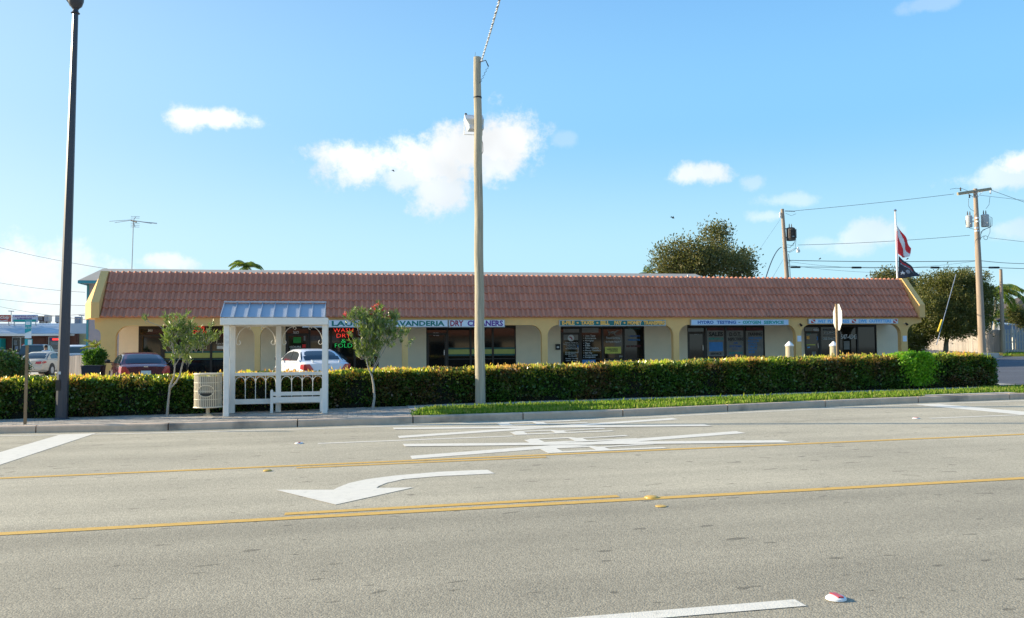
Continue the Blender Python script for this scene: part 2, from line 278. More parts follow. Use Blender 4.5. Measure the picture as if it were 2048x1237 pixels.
# ------------------------------------------------------------------ object helpers
def link(name, me, parent=None, m=None):
    o = bpy.data.objects.new(name, me); COL.objects.link(o)
    if m is not None and me is not None: me.materials.append(MT[m] if isinstance(m, str) else m)
    if parent is not None: o.parent = parent; o.matrix_parent_inverse = parent.matrix_world.inverted() if False else Matrix.Identity(4)
    return o
def thing(name, label, cat, loc=(0, 0, 0), rotz=0.0, group=None):
    o = bpy.data.objects.new(name, None); COL.objects.link(o); o.location = loc; o.rotation_euler = (0, 0, rotz); o.empty_display_size = 0.2
    o['label'] = label; o['category'] = cat
    if group: o['group'] = group
    return o
def tag(o, label, cat, group=None):
    o['label'] = label; o['category'] = cat
    if group: o['group'] = group
    return o
def copy_tree(o, parent=None):
    c = o.copy(); COL.objects.link(c)
    if parent is not None: c.parent = parent
    for ch in list(o.children): copy_tree(ch, c)
    return c

class MB:
    """collects vertices and faces of one part"""
    def __init__(s): s.v = []; s.f = []
    def add(s, vs, fs):
        n = len(s.v); s.v += [tuple(v) for v in vs]; s.f += [tuple(i + n for i in f) for f in fs]; return s
    def box(s, a, b):
        x0, y0, z0_ = a; x1, y1, z1 = b
        return s.add([(x0, y0, z0_), (x1, y0, z0_), (x1, y1, z0_), (x0, y1, z0_), (x0, y0, z1), (x1, y0, z1), (x1, y1, z1), (x0, y1, z1)],
                     [(0, 3, 2, 1), (4, 5, 6, 7), (0, 1, 5, 4), (1, 2, 6, 5), (2, 3, 7, 6), (3, 0, 4, 7)])
    def bar(s, p, q, w, h, up=(0, 0, 1)):
        p, q = Vector(p), Vector(q); d = (q - p).normalized(); a = d.cross(Vector(up))
        if a.length < 1e-5: a = d.cross(Vector((1, 0, 0)))
        a.normalize(); b = a.cross(d).normalized(); vs = []
        for c in (p, q):
            for i, j in ((-1, -1), (1, -1), (1, 1), (-1, 1)): vs.append(c + a * (i * w / 2) + b * (j * h / 2))
        return s.add(vs, [(0, 1, 2, 3), (7, 6, 5, 4), (0, 4, 5, 1), (1, 5, 6, 2), (2, 6, 7, 3), (3, 7, 4, 0)])
    def tube(s, pts, rad, n=8, cap=True, jitter=0.0, ph=0.0):
        pts = [Vector(p) for p in pts]; k = len(pts); rads = rad if hasattr(rad, '__len__') else [rad] * k
        base = len(s.v); prev = None
        for i, p in enumerate(pts):
            d = (pts[min(i + 1, k - 1)] - pts[max(i - 1, 0)]).normalized()
            a = (prev - d * prev.dot(d)) if prev is not None else d.cross(Vector((0, 0, 1)))
            if a.length < 1e-4: a = d.cross(Vector((1, 0, 0)))
            a.normalize(); prev = a; b = d.cross(a)
            for j in range(n):
                t = 2 * math.pi * j / n + ph; r_ = rads[i] * (1 + jitter * rnd.uniform(-1, 1)); s.v.append(tuple(p + (a * math.cos(t) + b * math.sin(t)) * r_))
        for i in range(k - 1):
            for j in range(n): s.f.append((base + i * n + j, base + i * n + (j + 1) % n, base + (i + 1) * n + (j + 1) % n, base + (i + 1) * n + j))
        if cap: s.f.append(tuple(base + j for j in range(n))[::-1]); s.f.append(tuple(base + (k - 1) * n + j for j in range(n)))
        return s
    def lathe(s, prof, c=(0, 0, 0), n=16, cap=True):
        return s.tube([(c[0], c[1], c[2] + z) for r_, z in prof], [max(r_, 1e-4) for r_, z in prof], n, cap)
    def prism(s, poly, y0, y1):      # poly in (x, z)
        n = len(poly); vs = [(x, y0, z) for x, z in poly] + [(x, y1, z) for x, z in poly]
        return s.add(vs, [tuple(range(n)), tuple(range(2 * n - 1, n - 1, -1))] + [(i, i + n, (i + 1) % n + n, (i + 1) % n) for i in range(n)])
    def flat(s, poly, z, h=0.0):      # poly in (x, y), top sheet that follows the grade
        vs = [(x, y, grade(x, y) + z) for x, y in poly]; return s.add(vs, [tuple(range(len(vs)))])
    def mesh(s, name, m=None, smooth=False, bevel=0.0):
        me = bpy.data.meshes.new(name); me.from_pydata(s.v, [], s.f); me.update()
        if m is not None: me.materials.append(MT[m] if isinstance(m, str) else m)
        if smooth:
            bm = bmesh.new(); bm.from_mesh(me); bmesh.ops.recalc_face_normals(bm, faces=bm.faces)
            for f in bm.faces: f.smooth = True
            for e in bm.edges:
                if len(e.link_faces) == 2 and e.calc_face_angle(0) > R(40): e.smooth = False
            bm.to_mesh(me); bm.free()
        return me
    def build(s, name, m, parent=None, smooth=False, bevel=0.0):
        o = link(name, s.mesh(name, m, smooth), parent)
        if bevel:
            b = o.modifiers.new("bevel", 'BEVEL'); b.width = bevel; b.segments = 2; b.limit_method = 'ANGLE'
        return o
def structure(o): o['kind'] = 'structure'; return o
def stuff(o): o['kind'] = 'stuff'; return o

_dg = None
TEXTS = {}
def text_mesh(s, bold=0.0, space=1.0, shear=0.0):
    key = (s, bold, space, shear)
    if key in TEXTS: return TEXTS[key]
    c = bpy.data.curves.new("lettering", 'FONT'); c.body = s; c.size = 1.0; c.offset = bold; c.space_character = space; c.shear = shear
    c.resolution_u = 2; c.extrude = 0.006; c.align_x = 'LEFT'
    o = bpy.data.objects.new("lettering", c); COL.objects.link(o)
    dg = bpy.context.evaluated_depsgraph_get(); me = bpy.data.meshes.new_from_object(o.evaluated_get(dg))
    bpy.data.objects.remove(o); bpy.data.curves.remove(c)
    vs = np.empty(len(me.vertices) * 3); me.vertices.foreach_get('co', vs); vs = vs.reshape(-1, 3)
    TEXTS[key] = (me, vs.min(0), vs.max(0)); return TEXTS[key]
def text(s, x0, x1, zlo, zhi, Y, m, parent, bold=0.0, space=1.0, shear=0.0, name="lettering", depth=0.012):
    """lettering in the plane y=Y facing -Y, filling the box"""
    me, lo, hi = text_mesh(s, bold, space, shear); me = me.copy(); me.materials.clear(); me.materials.append(MT[m])
    sx = (x1 - x0) / (hi[0] - lo[0]); sz = (zhi - zlo) / (hi[1] - lo[1]); sy = depth / 0.012
    T = Matrix(((sx, 0, 0, x0 - lo[0] * sx), (0, 0, -sy, Y), (0, sz, 0, zlo - lo[1] * sz), (0, 0, 0, 1)))
    me.transform(T)
    if me.polygons and T.to_3x3().determinant() < 0: me.flip_normals()
    return link(name, me, parent)
def ptext(s, px0, py0, px1, py1, Y, m, parent, **k):
    a = on_y(px0, py1, Y); b = on_y(px1, py0, Y); return text(s, a.x, b.x, a.z, b.z, Y, m, parent, **k)
def panel(px0, py0, px1, py1, Y, th, m, parent, name):
    a = on_y(px0, py1, Y); b = on_y(px1, py0, Y); return MB().box((a.x, Y, a.z), (b.x, Y + th, b.z)).build(name, m, parent)

def leaves(name, pts, nrm, L, W, m, parent=None, bend=0.3, seed=1, spread=0.8, lenvar=0.3, mats=None, matidx=None):
    """pts (n,3); each leaf is a bent rhombus of two triangles"""
    g = np.random.default_rng(seed); n = len(pts)
    d = nrm + g.normal(0, spread, (n, 3)); d /= np.linalg.norm(d, axis=1)[:, None] + 1e-9
    a = g.normal(0, 1, (n, 3)); a -= (a * d).sum(1)[:, None] * d; a /= np.linalg.norm(a, axis=1)[:, None] + 1e-9
    ln = (L * (1 + lenvar * g.uniform(-1, 1, n)))[:, None]; wd = (W * (1 + lenvar * g.uniform(-1, 1, n)))[:, None]
    t = np.cross(d, a)
    V = np.empty((n, 4, 3)); V[:, 0] = pts; V[:, 1] = pts + d * ln * 0.5 + a * wd * 0.5 + t * ln * bend * 0.3; V[:, 2] = pts + d * ln; V[:, 3] = pts + d * ln * 0.5 - a * wd * 0.5 + t * ln * bend * 0.3
    me = bpy.data.meshes.new(name); me.vertices.add(n * 4); me.vertices.foreach_set('co', V.reshape(-1).astype(np.float32))
    base = np.arange(n)[:, None] * 4; tri = np.concatenate([base + [0, 1, 2], base + [0, 2, 3]], 1).reshape(-1).astype(np.int32)
    me.loops.add(n * 6); me.loops.foreach_set('vertex_index', tri); me.polygons.add(n * 2); me.polygons.foreach_set('loop_start', np.arange(0, n * 6, 3, dtype=np.int32)); me.polygons.foreach_set('loop_total', np.full(n * 2, 3, dtype=np.int32))
    for mm in (mats or [m]): me.materials.append(MT[mm])
    if matidx is not None: me.polygons.foreach_set('material_index', np.repeat(matidx, 2).astype(np.int32))
    me.update(calc_edges=True)
    return link(name, me, parent)

# ------------------------------------------------------------------ terrain
KB = [(-400, 18.6), (-60, 18.6), (-6.9, 18.5), (-4.7, 18.07), (-3.4, 17.8), (-1.0, 17.6), (3.0, 17.5), (5.8, 17.45), (9.2, 17.95), (12.7, 18.35), (17, 18.45), (24, 18.6), (400, 18.6)]
def kerb_y(x): return float(np.interp(x, [a for a, b in KB], [b for a, b in KB]))
HF = [(-400, 20.5), (-3.0, 20.45), (3.3, 21.05), (10, 21.2), (18.4, 21.5), (400, 21.5)]
def hedge_y(x): return float(np.interp(x, [a for a, b in HF], [b for a, b in HF]))

xs = sorted(set([-1500, -400, -60, -12, 60, 400, 1500] + list(range(-12, 61, 4)))); ys = [-400, 0, 28, 52, 75, 200, 2500]
def sheet(name, xs, ys, dz, m):
    b = MB(); n = len(ys)
    for x in xs:
        for y in ys: b.v.append((x, y, grade(x, y) + dz))
    for i in range(len(xs) - 1):
        for j in range(n - 1): b.f.append((i * n + j, (i + 1) * n + j, (i + 1) * n + j + 1, i * n + j + 1))
    return structure(b.build(name, m))
sheet('ground', xs, ys, -0.02, 'ground')
rx = [x for x in sorted(set([a for a, b in KB] + [-12, 60])) if -400 <= x <= 400]
b = MB()
for x in rx: b.v += [(x, -6.0, grade(x)), (x, kerb_y(x) + 0.03, grade(x))]
for i in range(len(rx) - 1): b.f.append((2 * i, 2 * i + 2, 2 * i + 3, 2 * i + 1))
road = structure(b.build('road', 'road'))
# parking lot (raised like the pavement) and side drive
def lot_sheet(name, lx, ly, m):
    b = MB(); n = len(ly)
    for x in lx:
        for y in ly: b.v.append((x, y, lot(x, y)))
    for i in range(len(lx) - 1):
        for j in range(n - 1): b.f.append((i * n + j, (i + 1) * n + j, (i + 1) * n + j + 1, i * n + j + 1))
    structure(b.build(name, m))
lot_sheet('parking_lot', [-60, -30, -12] + list(range(-8, 21, 4)), [22.4, 28, 40, 52, 75, 95], 'lot')
lot_sheet('side_street', [20.02, 24, 32, 40, 48, 56, 60, 120], [23.01, 28, 40, 52, 75, 95], 'drive')
b = MB()
for x in (18.75, 24, 32, 44, 60): b.v += [(x, 20.6 if x < 20 else 20.1, grade(x) + 0.126), (x, 23.0, grade(x) + 0.126)]
for i in range(4): b.f.append((2 * i, 2 * i + 2, 2 * i + 3, 2 * i + 1))
structure(b.build('driveway', 'drive'))
b = MB()
p1, p2, p3, p4 = (-30, 23.0), (-9.8, 23.0), (-13.5, 60), (-34, 60)
b.v += [(x, y, lot(x, y) + 0.005) for x, y in (p1, p2, (-10.6, 28), (-30, 28), (-12, 40), (-31, 40), (-13, 52), (-33, 52), (-20, 68), (-60, 68))]
b.f += [(0, 1, 2, 3), (3, 2, 4, 5), (5, 4, 6, 7), (7, 6, 8, 9)]
structure(b.build('concrete_forecourt', 'slab'))

# road markings: painted parts of the road
def strip(xa, xb, y, w, m, name, z=0.004, yb=None, n=1):
    b = MB(); k = 8 if n == 1 else n
    for i in range(k + 1):
        x = xa + (xb - xa) * i / k; yy = (y(x) if callable(y) else y + (0 if yb is None else (yb - y) * i / k))
        b.v += [(x, yy - w / 2, grade(x) + z), (x, yy + w / 2, grade(x) + z)]
    for i in range(k): b.f.append((2 * i, 2 * i + 2, 2 * i + 3, 2 * i + 1))
    return b.build(name, m, road)
strip(-40, 60, 8.0, 0.13, 'yellow', 'yellow_line', n=30); strip(-0.55, 2.68, 8.22, 0.12, 'yellow', 'yellow_line')
strip(-40, 60, 11.65, 0.13, 'yellow', 'yellow_line', n=30); strip(-0.62, 2.7, 11.42, 0.11, 'yellow', 'yellow_line')
strip(-40, 60, lambda x: kerb_y(x) - 0.52, 0.12, 'white', 'edge_line', n=100)
strip(-0.44, 2.8, 14.3, 0.11, 'white', 'lane_line'); strip(11.05, 14.1, 14.62, 0.11, 'white', 'lane_line'); strip(-12.2, -9.2, 14.3, 0.11, 'white', 'lane_line')
strip(-0.6, 2.58, 4.57, 0.13, 'white', 'lane_line')
def poly_mark(pts, name, m='white', z=0.0045): return MB().flat(pts, z).build(name, m, road)
poly_mark([(-5.35, 11.8), (-4.72, 11.8), (-4.72, 17.75), (-5.35, 17.75)], 'stop_bar')
poly_mark([(13.1, 11.8), (13.72, 11.8), (13.72, 17.9), (13.1, 17.9)], 'stop_bar')
def cross(x0, x1, ya, yb, w):
    for (a, c, z) in ((ya, yb, 0.0045), (yb, ya, 0.0085)):
        strip(x0, x1, a, w, 'white', 'crossing_stroke', z=z, yb=c)
cross(0.9, 6.6, 11.98, 13.52, 0.36); cross(0.9, 6.6, 14.85, 16.45, 0.36)
def letter_r(x0, y0, ln, wd):
    """R read by drivers heading -X: its top is at x0, its legs reach x0+ln; stem on the near side"""
    s = 0.25; h = 0.15
    P_ = [ [(x0, y0), (x0 + ln, y0), (x0 + ln, y0 + h), (x0, y0 + h)],
           [(x0, y0 + h), (x0 + s, y0 + h), (x0 + s, y0 + wd - h), (x0, y0 + wd - h)],
           [(x0 + 0.05, y0 + wd - h), (x0 + ln * 0.50, y0 + wd - h), (x0 + ln * 0.46, y0 + wd), (x0 + 0.14, y0 + wd)],
           [(x0 + ln * 0.42, y0 + h), (x0 + ln * 0.54, y0 + h), (x0 + ln * 0.54, y0 + wd - h), (x0 + ln * 0.42, y0 + wd - h)],
           [(x0 + ln * 0.54, y0 + wd - h - 0.10), (x0 + ln, y0 + wd - h), (x0 + ln, y0 + wd), (x0 + ln * 0.54, y0 + wd - h)]]
    b = MB()
    for q in P_: b.flat(q, 0.0055)
    return b.build('letter_r', 'white', road)
letter_r(2.82, 11.80, 1.78, 0.66); letter_r(2.85, 13.06, 1.78, 0.70); letter_r(2.87, 14.44, 1.78, 0.64); letter_r(2.95, 16.22, 1.75, 0.70)
ARR = [(551, 981), (671, 1011), (828, 976), (753, 977.5), (757, 974), (773, 967.5), (807, 959.5), (876, 954), (944, 950.5), (989, 948.5), (975, 941), (944, 942), (876, 945), (790, 952.6), (732, 960), (698, 967.6), (678, 975.5), (667, 980.6)]
ap = [hit(x, y) for x, y in ARR]
poly_mark([(p.x, p.y) for p in ap], 'turn_arrow')
poly_mark([(17.6, 20.75), (24, 20.75), (24, 20.9), (17.6, 20.9)], 'white_line', z=0.139)
# patches of old sealed cracks and oil spots are left to the material; raised markers are things
def marker(px, py, m, label, grp, rad=0.055, refl=None, hgt=0.018):
    p = hit(px, py); o = MB().lathe([(rad, 0), (rad * 0.96, hgt * 0.45), (rad * 0.75, hgt * 0.85), (rad * 0.3, hgt)], (0, 0, 0), 20).build('road_marker', m, None, True)
    o.location = (p.x, p.y, grade(p.x) + 0.004); tag(o, label, 'road stud', grp)
    if refl:
        MB().box((-0.012, -rad * 0.75, hgt * 0.6), (0.022, rad * 0.75, hgt * 1.15)).build('reflector', refl, o)
    return o
marker(1672, 1200, 'rpmwhite', 'round white road marker with red stripe beside the near dashed line', 'raised road markers', 0.06, 'reflector', 0.022)
marker(1303, 997, 'rpmyellow', 'chipped yellow road marker just above the nearer yellow line', 'raised road markers', 0.07)
marker(535, 943, 'rpmyellow', 'yellow road marker on the farther yellow line at left', 'raised road markers', 0.055)
marker(1322, 1014, 'rpmyellow', 'flattened yellow road marker just below the nearer yellow line', 'raised road markers', 0.055, None, 0.008)
marker(598, 888, 'rpmwhite', 'small white road marker at the left end of the far lane dash', 'raised road markers', 0.07, 'reflector')
marker(1832, 838, 'rpmwhite', 'small white road marker with red reflector near the right stop bar', 'raised road markers', 0.07, 'reflector')

# kerb of separate stones
kerb = structure(thing('kerb', 'kerb', 'kerb')); del kerb['label']; del kerb['category']
joints = [-9.8, -5.98, -3.42, -0.94, 1.36, 3.65, 5.82, 8.4, 11.0, 13.6, 16.2, 18.8, 21.4, 24]
def kerb_piece(xa, xb, low=False):
    b = MB(); n = 5; top = 0.145; prof = [(0.0, -0.05), (0.0, top - 0.03), (0.015, top - 0.008), (0.04, top), (0.16, top), (0.16, -0.05)]
    for i in range(n + 1):
        x = xa + 0.012 + (xb - xa - 0.024) * i / n; y = kerb_y(x); g = grade(x)
        for dy, dz in prof:
            b.v.append((x, y + dy, g + (dz if not low else min(dz, 0.06 if dz > 0 else dz) + (0.0 if dz < 0 else dz * 0.08))))
    k = len(prof)
    for i in range(n):
        for j in range(k - 1): b.f.append((i * k + j, (i + 1) * k + j, (i + 1) * k + j + 1, i * k + j + 1))
    b.f += [tuple(range(k))[::-1], tuple(n * k + j for j in range(k))]
    return b.build('kerb_stone', 'concrete', kerb)
joints = [-22, -19, -16, -13] + joints + [27, 31, 36, 42]
for i in range(len(joints) - 1): kerb_piece(joints[i], joints[i + 1])

# pavement: paved part at left
pav = structure(thing('pavement', 'x', 'x')); del pav['label']; del pav['category']
b = MB(); px_ = list(np.arange(-22, 2.2, 1.1)) + [2.2]
for x in px_: b.v += [(x, kerb_y(x) + 0.161, grade(x) + 0.118), (x, hedge_y(x) + 0.5, grade(x) + 0.118)]
for i in range(len(px_) - 1): b.f.append((2 * i, 2 * i + 2, 2 * i + 3, 2 * i + 1))
b.build('bedding', 'soil', pav)
b = MB(); row = 0; y = 17.65
while y < 20.75:
    x = -22 + (0.105 if row % 2 else 0)
    while x < 1.95:
        xe = x + 0.2
        if y > kerb_y(x + 0.1) + 0.165 and y < hedge_y(x) + 0.2 and not (x > 1.35 + (y - 17.6) * 0.12):
            g = grade(x) + 0.14 + rnd.uniform(-0.003, 0.003); t1 = rnd.uniform(-0.002, 0.002)
            v = [(x, y, g), (xe, y, g + t1), (xe, y + 0.095, g + t1), (x, y + 0.095, g)]
            b.add(v + [(a, c, d - 0.02) for a, c, d in v], [(0, 1, 2, 3), (4, 5, 1, 0), (5, 6, 2, 1), (6, 7, 3, 2), (7, 4, 0, 3)])
        x += 0.208
    y += 0.103; row += 1
stuff(b.build('paver', 'paver', pav))
# concrete walk at right, one slab after another
walk = structure(thing('concrete_walk', 'x', 'x')); del walk['label']; del walk['category']
x = 1.45
while x < 17.5:
    xe = x + 1.5; v = []
    for xx in (x + 0.01, xe - 0.01):
        f = 0.0; v += [(xx, hedge_y(xx) - 1.35, grade(xx) + 0.145), (xx, hedge_y(xx) + 0.3, grade(xx) + 0.145)]
    v = [v[0], v[2], v[3], v[1]]
    MB().add(v + [(a, c, d - 0.06) for a, c, d in v], [(0, 1, 2, 3), (4, 5, 1, 0), (5, 6, 2, 1), (6, 7, 3, 2), (7, 4, 0, 3)]).build('slab', 'slab', walk); x = xe
# soil under the turf and behind the kerb on the right
b = MB(); vx = list(np.arange(1.3, 44, 1.3))
for x in vx:
    far = hedge_y(x) - 1.33 if x < 17.4 else hedge_y(x) - 0.9
    b.v += [(x, kerb_y(x) + 0.161, grade(x) + 0.125), (x, far, grade(x) + 0.135)]
for i in range(len(vx) - 1): b.f.append((2 * i, 2 * i + 2, 2 * i + 3, 2 * i + 1))
structure(b.build('verge', 'soil'))
g_ = np.random.default_rng(3)
N = 62000; X = g_.uniform(1.35, 24, N); kf = np.interp(X, [a for a, c in KB], [c for a, c in KB]) + 0.13; hf = np.interp(X, [a for a, c in HF], [c for a, c in HF]) - 1.28
hf = np.where(X > 17.3, hf + 0.65, hf); U = g_.uniform(0, 1, N) ** 0.9; Yg = kf + (hf - kf) * U
keep = (X > 1.35 + (Yg - 17.6) * 0.2 + g_.normal(0, 0.08, N)) & ~((X > 13.9) & (X < 16.6) & (Yg < kf + 0.38))
clump = np.sin(X * 5.1 + Yg * 3) * np.sin(X * 2.3 - Yg * 4.4)
X, Yg, cl = X[keep], Yg[keep], clump[keep]
pts = np.stack([X, Yg, G * X + 0.128], 1)
nr = np.tile([0, 0, 1.0], (len(pts), 1))
stuff(leaves('grass', pts, nr, 0.082, 0.013, 'grass', None, 0.5, 5, 0.45, 0.6))
sel = g_.integers(0, len(pts), 500)
stuff(leaves('long_grass', pts[sel], nr[:500], 0.13, 0.007, 'grass', None, 0.8, 6, 0.35, 0.5))
b = MB(); b.flat([(13.9, 18.6), (16.6, 18.62), (16.6, 18.97), (13.9, 18.95)], 0.152); o = structure(b.build('concrete_apron', 'slab'))

# ------------------------------------------------------------------ hedge
def hedge_top(x): return float(np.interp(x, [-12, -6.6, -3.9, 4.2, 11, 17.9, 18.7], [0.86, 0.885, 0.90, 1.0, 1.13, 1.21, 1.14]))
hedge = thing('hedge', 'long clipped hedge with reddish young tips running behind the pavement', 'hedge')
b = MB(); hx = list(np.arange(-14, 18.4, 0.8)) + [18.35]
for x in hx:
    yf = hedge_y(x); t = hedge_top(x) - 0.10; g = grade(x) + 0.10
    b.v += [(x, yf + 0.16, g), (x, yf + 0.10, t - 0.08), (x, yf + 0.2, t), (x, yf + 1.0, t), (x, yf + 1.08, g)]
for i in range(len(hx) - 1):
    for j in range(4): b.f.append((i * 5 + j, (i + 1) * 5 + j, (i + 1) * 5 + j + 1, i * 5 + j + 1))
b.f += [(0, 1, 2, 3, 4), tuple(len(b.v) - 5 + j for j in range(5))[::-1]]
b.build('dark_infill', 'core', hedge)  # solid box filling the hedge, coloured near-black as its inner shade
def hedge_cloud(n, x0, x1, seed, face=0.55):
    g = np.random.default_rng(seed); X = g.uniform(x0, x1, n); yf = np.interp(X, [a for a, c in HF], [c for a, c in HF]); tp = np.array([hedge_top(v) for v in X])
    lump = 0.05 * np.sin(X * 2.7 + 1) + 0.04 * np.sin(X * 6.1) ; gr = G * X + 0.14
    front = g.uniform(0, 1, n) < face
    Z = np.where(front, gr + (tp - gr) * g.uniform(0, 1, n) ** 0.9, tp - np.abs(g.normal(0, 0.05, n)) + 0.02 + lump * 0.5)
    bumpy = 0.06 * np.sin(X * 4.3 + Z * 7) * np.sin(Z * 9 + X * 1.7)
    Y = np.where(front, yf + 0.10 - np.abs(g.normal(0, 0.05, n)) + bumpy + lump + (Z < gr + 0.12) * 0.08, yf + g.uniform(0, 1.15, n))
    nr = np.where(front[:, None], np.array([[0, -0.9, 0.35]]), np.array([[0, -0.1, 1.0]]))
    return np.stack([X, Y, Z], 1), nr, front
pts, nr, fr = hedge_cloud(100000, -14, 18.45, 11)
stuff(leaves('foliage', pts, nr, 0.072, 0.050, 'leaf', hedge, 0.4, 12, 0.75, 0.45))
pe = np.stack([18.42 + np.abs(g_.normal(0, 0.05, 5000)), g_.uniform(21.5, 22.55, 5000), g_.uniform(0.32, 1.16, 5000)], 1)
stuff(leaves('foliage', pe, np.tile([1.0, -0.2, 0.2], (5000, 1)), 0.058, 0.04, 'leaf', hedge, 0.4, 13, 0.75))
n = 26000; X = g_.uniform(-14, 18.4, n); yf = np.interp(X, [a for a, c in HF], [c for a, c in HF]); tp = np.array([hedge_top(v) for v in X])
dn = np.sin(X * 1.9) * 0.5 + np.sin(X * 5.3 + 2) * 0.5 + np.sin(X * 13) * 0.4
Z = tp - 0.050 + np.abs(g_.normal(0, 0.042, n)) + 0.032 * dn; Y = yf + g_.uniform(-0.06, 1.15, n)
stuff(leaves('young_leaves', np.stack([X, Y, Z], 1), np.tile([0, -0.05, 1.0], (n, 1)), 0.085, 0.044, 'tip', hedge, 0.3, 14, 0.42, 0.4))
n = 5200; X = g_.uniform(-14, 18.4, n); yf = np.interp(X, [a for a, c in HF], [c for a, c in HF]); Z = np.array([hedge_top(v) for v in X]) - np.abs(g_.normal(0, 0.085, n)) - 0.01
stuff(leaves('young_leaves', np.stack([X, yf + 0.02 + 0 * X, Z], 1), np.tile([0, -0.7, 0.7], (n, 1)), 0.06, 0.034, 'tip', hedge, 0.3, 15, 0.6))
# bright green shrub grown into the hedge
br = thing('shrub', 'bright yellow-green shrub growing through the hedge near its right end', 'shrub', (15.75, 21.4, grade(15.75) + 0.12))
n = 4600; X = g_.normal(0, 0.24, n); Z = g_.uniform(0, 1, n) ** 0.55 * 1.0 - 0.25 * np.abs(X) + 0.1 * np.sin(X * 9); Yl = -0.17 - np.abs(g_.normal(0, 0.06, n)); top = g_.uniform(0, 1, n) < 0.35
Yl = np.where(top, g_.uniform(-0.1, 0.7, n), Yl); Z = np.where(top, 0.95 + np.abs(g_.normal(0, 0.04, n)) - 0.1 * np.abs(X), Z); X = X * (0.6 + 0.6 * np.clip(Z, 0, 1))
ok = Z > 0.12
stuff(leaves('foliage', np.stack([X, Yl, Z], 1)[ok], np.tile([0, -0.6, 0.7], (ok.sum(), 1)), 0.07, 0.045, 'brightleaf', br, 0.4, 16, 0.6))
b = MB()
for i in range(5): b.tube([(-0.3 + i * 0.15, 0.05, 0.0), (-0.35 + i * 0.18, 0.0, 0.9)], [0.012, 0.006], 5)
b.build('stem', 'bark', br)

# ------------------------------------------------------------------ shopping strip
YF, YS = 38.0, 40.5          # arcade face, shop front
X0, X1 = -9.99, 28.15
ZT, ZB = 2.97, 2.62          # tile foot, underside of the beam
shop = thing('shopping_strip', 'long single-storey mustard stucco arcade of shops under a red tile mansard roof', 'building')
def pxx(px, Y=YF, py=690): return on_y(px, py, Y).x
pil = [(201, 231), (509, 520), (804.5, 816), (1084, 1095.5), (1347, 1358.5), (1592, 1603), (1803, 1815.5)]
PX = [(pxx(a), pxx(c)) for a, c in pil]
def arch_poly(xa, xb, zbase, round_l=True, round_r=True, r=0.5, ztop=ZT):
    """spandrel piece between two piers: beam with rounded corners below"""
    p = [(xa, ztop), (xa, ZB - r)] if round_l else [(xa, ztop), (xa, ZB)]
    if round_l: p += [(xa + r - r * math.cos(t), ZB - r + r * math.sin(t)) for t in np.linspace(0.12, math.pi / 2, 8)]
    if round_r: p += [(xb - r + r * math.sin(t), ZB - r + r * math.cos(t)) for t in np.linspace(0, math.pi / 2 - 0.12, 8)] + [(xb, ZB - r), (xb, ztop)]
    else: p += [(xb, ZB), (xb, ztop)]
    return p
for i in range(len(PX) - 1):
    MB().prism(arch_poly(PX[i][1], PX[i + 1][0], 0)[::-1], YF, YF + 0.28).build('arch', 'mustard', shop)
for i, (a, c) in enumerate(PX):
    MB().box((a, YF, lot(a, YF) - 0.1), (c, YF + 0.28, ZT)).build('pier', 'mustard', shop)
# arches returning from the end piers to the outside
MB().prism([(PX[0][0], ZT), (PX[0][0], ZB - 0.35)][:1] + [(PX[0][0], 2.05)] + [(PX[0][0] - 0.22 + 0.22 * math.cos(t), 2.25 + 0.25 * math.sin(t)) for t in np.linspace(0, math.pi / 2, 6)] + [(PX[0][0] - 0.24, 2.72), (PX[0][0] - 0.24, ZT)], YF, YF + 0.28).build('end_bracket', 'mustard', shop)
xr = PX[-1][1]
MB().prism([(xr, ZT)] + [(28.45, ZT), (28.45, 2.72)] + [(xr + 0.5 - 0.5 * math.sin(t) , 2.15 + 0.5 * math.cos(t)) for t in np.linspace(0, math.pi / 2 - 0.1, 8)] + [(xr, 2.1)], YF, YF + 0.28).build('end_bracket', 'mustard', shop)
# shop front wall with openings, sill and soffit
WZ = 2.62
units = [(276.8, 468), (571, 757.5), (852.5, 1032), (1121.5, 1289), (1375, 1530), (1609, 1754)]
UX = [(pxx(a, YS), pxx(c, YS)) for a, c in units]
edges = [X0 + 0.1] + [v for u in UX for v in u] + [29.1]
b = MB()
for i in range(0, len(edges), 2): b.box((edges[i], YS, 0.0), (edges[i + 1], YS + 0.25, 2.75))
wall_front = b
for i in range(0, len(edges), 2): MB().box((edges[i], YS, 0.0), (edges[i + 1], YS + 0.25, 2.75)).build('wall', 'cream', shop)
MB().box((X0 + 0.1, YF + 0.29, 2.70), (28.3, YS + 0.24, 2.78)).build('soffit', 'soffit', shop)
b = MB(); b.box((X0 + 0.1, YS + 0.26, 0), (X0 + 0.3, 52, 4.6)); b.build('wall', 'mustard', shop)
b = MB(); b.box((28.9, YS + 0.26, 0), (29.1, 52, 4.6)); b.build('wall', 'mustard', shop)
MB().box((X0 + 0.31, 51.8, 0), (28.89, 52, 4.6)).build('wall', 'mustard', shop)
MB().box((X0 + 0.1, YS - 0.3, 4.60), (29.1, 52, 4.72)).build('flat_roof', 'flatroof', shop)
b = MB()
for i in range(12):
    xa = X0 - 0.2 + i * 3.2; b.add([(xa, YF + 0.28, lot(xa, 38) + 0.06), (xa + 3.2, YF + 0.28, lot(xa + 3.2, 38) + 0.06), (xa + 3.2, YS, lot(xa + 3.2, 40) + 0.06), (xa, YS, lot(xa, 40) + 0.06)], [(0, 1, 2, 3)])
b.build('arcade_floor', 'slab', shop)
